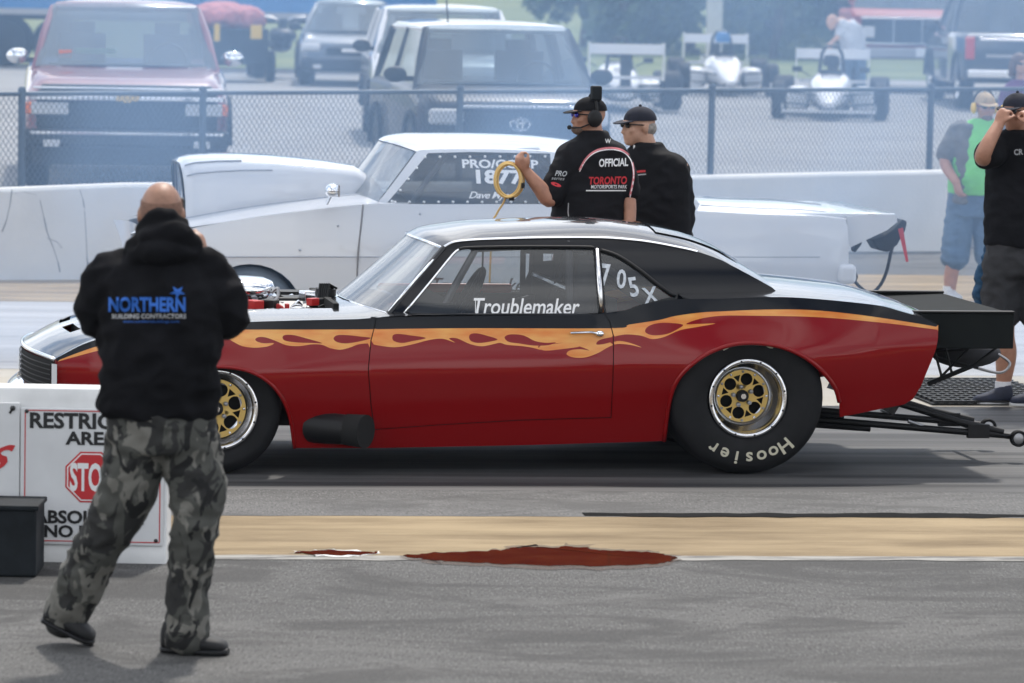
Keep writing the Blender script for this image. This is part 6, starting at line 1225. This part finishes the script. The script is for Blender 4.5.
# ------------------------------------------------------------------ trees, pole
M['leaf'] = mat('leaves', (.028, .062, .022), .7, col2=(.075, .12, .040), vscale=.9); M['leaf_olive'] = mat('olive_leaves', (.055, .080, .026), .7, col2=(.12, .14, .05), vscale=.9); M['bark'] = mat('bark', (.10, .075, .055), .95, var=.3, vscale=6)
def tree(label, x, D, H, Wd_, m, seed, n=4600, low=-.06, group='trees beyond the lot'):
    rnd = random.Random(seed); z0 = .74 + 2.6 * max(0, (D - 84) / 166) ** 2 - .05; o = thing('broadleaf_tree', label, 'tree', (x, D, z0), 0, group); mb = MB(); hubs = []
    top = Vector((rnd.uniform(-.4, .4), 0, H * .72)); mb.tube(smooth([Vector((0, 0, -.1)), Vector((.08, 0, H * .22)), top * .62, top], 3), [.20 * H / 6 * (1 - k / 9.5 * .85) for k in range(10)], M['bark'], 9)
    for k in range(16):
        a = rnd.random() * 6.28; hz = H * rnd.uniform(low + .10, .90); rr = Wd_ * math.sqrt(max(.05, 1 - ((hz / H - .48) / .58) ** 2)) * rnd.uniform(.35, .86); e = Vector((rr * math.cos(a), rr * math.sin(a), hz)); st_ = Vector((.06, 0, min(hz * .75, H * .6))); mb.tube([st_, st_.lerp(e, .55) + Vector((0, 0, .12)), e], [.075 * H / 6, .045 * H / 6, .018], M['bark'], 6); hubs.append((e, rnd.uniform(.55, 1.05) * Wd_ * .42))
    mb.build('trunk', o); mb = MB(); vs, fs = [], []
    for k in range(n):
        c, r = rnd.choice(hubs); d = Vector((rnd.gauss(0, 1), rnd.gauss(0, 1), rnd.gauss(0, .8))); d.normalize(); c = c + d * r * rnd.random() ** .45
        if c.z < .05: continue
        s = rnd.uniform(.10, .24); nn = Vector((rnd.gauss(0, 1), rnd.gauss(0, 1), rnd.gauss(.5, 1))).normalized(); t1 = nn.orthogonal().normalized(); t2 = nn.cross(t1); b_ = len(vs); vs += [c - t1 * s, c - t2 * s * .55, c + t1 * s, c + t2 * s * .55]; fs.append((b_, b_ + 1, b_ + 2, b_ + 3))
    mb.add(vs, fs, m); mb.build('crown', o); return o
for i, (px, D, H, Wt, mk_, lab) in enumerate([(585, 114, 6.2, 2.2, 'leaf', 'dark bushy tree beyond the lot, leftmost of the distant trees'), (622, 107, 5.0, 2.2, 'leaf', 'dark bushy tree above the boxy rear wing of the racing car'), (652, 116, 6.6, 2.2, 'leaf', 'dark tree second to the left of the pale post'), (688, 110, 6.0, 2.2, 'leaf', 'tall dark tree directly left of the pale post'), (742, 110, 5.6, 2.2, 'leaf_olive', 'olive tree directly right of the pale post'), (775, 104, 5.2, 2.1, 'leaf_olive', 'olive tree rising between the two front-facing racing cars'), (805, 114, 6.2, 2.2, 'leaf', 'dark tree left of the stooping man in pale grey'), (840, 109, 6.2, 2.2, 'leaf', 'dark tree behind the stooping man in pale grey'), (880, 114, 6.0, 2.2, 'leaf_olive', 'olive tree behind the faded red truck'), (925, 110, 6.4, 2.3, 'leaf', 'dark tree between the red truck and the navy pickup'), (985, 118, 6.4, 2.4, 'leaf', 'dark tree behind the navy pickup, rightmost of the distant trees')]):
    tree(lab, P(px, 40, D).x, D, H, Wt, M[mk_], 31 + i)
p = P(714, 40, 98); o = thing('pole', 'pale square post standing between the distant trees', 'pole', (p.x, 98, .75)); mb = MB(); mb.box((0, 0, 2.2), (.36, .30, 4.5), mat('pale_post', (.55, .53, .50), .8, var=.1)); mb.build('shaft', o, bevel=.02); mb = MB(); mb.box((0, 0, .06), (.6, .6, .2), M['concrete']); mb.build('footing', o)
# ------------------------------------------------------------------ air: thin haze everywhere, tyre smoke over the far lane
def volume(name, lo, hi, col, dens_, aniso, smoke=False):
    mb = MB(); c = [(a + b) / 2 for a, b in zip(lo, hi)]; mb.box(c, [b - a for a, b in zip(lo, hi)], M['matte']); o = mb.build(name); m = bpy.data.materials.new(name); m.use_nodes = True; nt = m.node_tree; nt.nodes.clear(); ou = node(nt, 'ShaderNodeOutputMaterial'); v = node(nt, 'ShaderNodeVolumePrincipled')
    v.inputs['Color'].default_value = (*col, 1); v.inputs['Density'].default_value = dens_; v.inputs['Anisotropy'].default_value = aniso; nt.links.new(v.outputs[0], ou.inputs['Volume'])
    o.data.materials.clear(); o.data.materials.append(m); o['kind'] = 'stuff'; return o, m, v
volume('haze', (-150, -12, -1.1), (150, 252, 16), (.62, .78, 1.0), .00015, .2)
def mapr(nt, src, a, b, c, d, kind='SMOOTHSTEP'):
    n = node(nt, 'ShaderNodeMapRange', interpolation_type=kind); nt.links.new(src, n.inputs[0])
    for i, v in enumerate((a, b, c, d)): n.inputs[1 + i].default_value = v
    return n.outputs[0]
def mul(nt, a, b):
    n = node(nt, 'ShaderNodeMath', operation='MULTIPLY'); nt.links.new(a, n.inputs[0])
    if isinstance(b, float): n.inputs[1].default_value = b
    else: nt.links.new(b, n.inputs[1])
    return n.outputs[0]
so_, sm_, sv_ = volume('tyre_smoke', (-14, 26.4, -.1), (14, 62, 5.2), (.42, .64, .97), .03, .25)
nt = sm_.node_tree; ge = node(nt, 'ShaderNodeNewGeometry'); sx = node(nt, 'ShaderNodeSeparateXYZ'); nt.links.new(ge.outputs['Position'], sx.inputs[0])
nz = node(nt, 'ShaderNodeTexNoise'); nz.inputs['Scale'].default_value = .55; nz.inputs['Detail'].default_value = 2; nt.links.new(ge.outputs['Position'], nz.inputs['Vector'])
d_ = mapr(nt, nz.outputs[0], .30, .70, 0.1, 2.0); d_ = mul(nt, d_, mapr(nt, sx.outputs[1], 26.4, 27.4, 0, 1)); d_ = mul(nt, d_, mapr(nt, sx.outputs[1], 28.6, 31.5, 1, .019)); d_ = mul(nt, d_, mapr(nt, sx.outputs[1], 45, 61, 1, 0)); d_ = mul(nt, d_, mapr(nt, sx.outputs[2], 1.6, 5.1, 1, .0)); d_ = mul(nt, d_, mapr(nt, sx.outputs[0], -8, -1.0, .12, 1)); d_ = mul(nt, d_, mapr(nt, sx.outputs[0], 2.5, 12, 1, .0)); nt.links.new(mul(nt, d_, SMOKE), sv_.inputs['Density'])
scene.cycles.volume_step_rate = 2.0
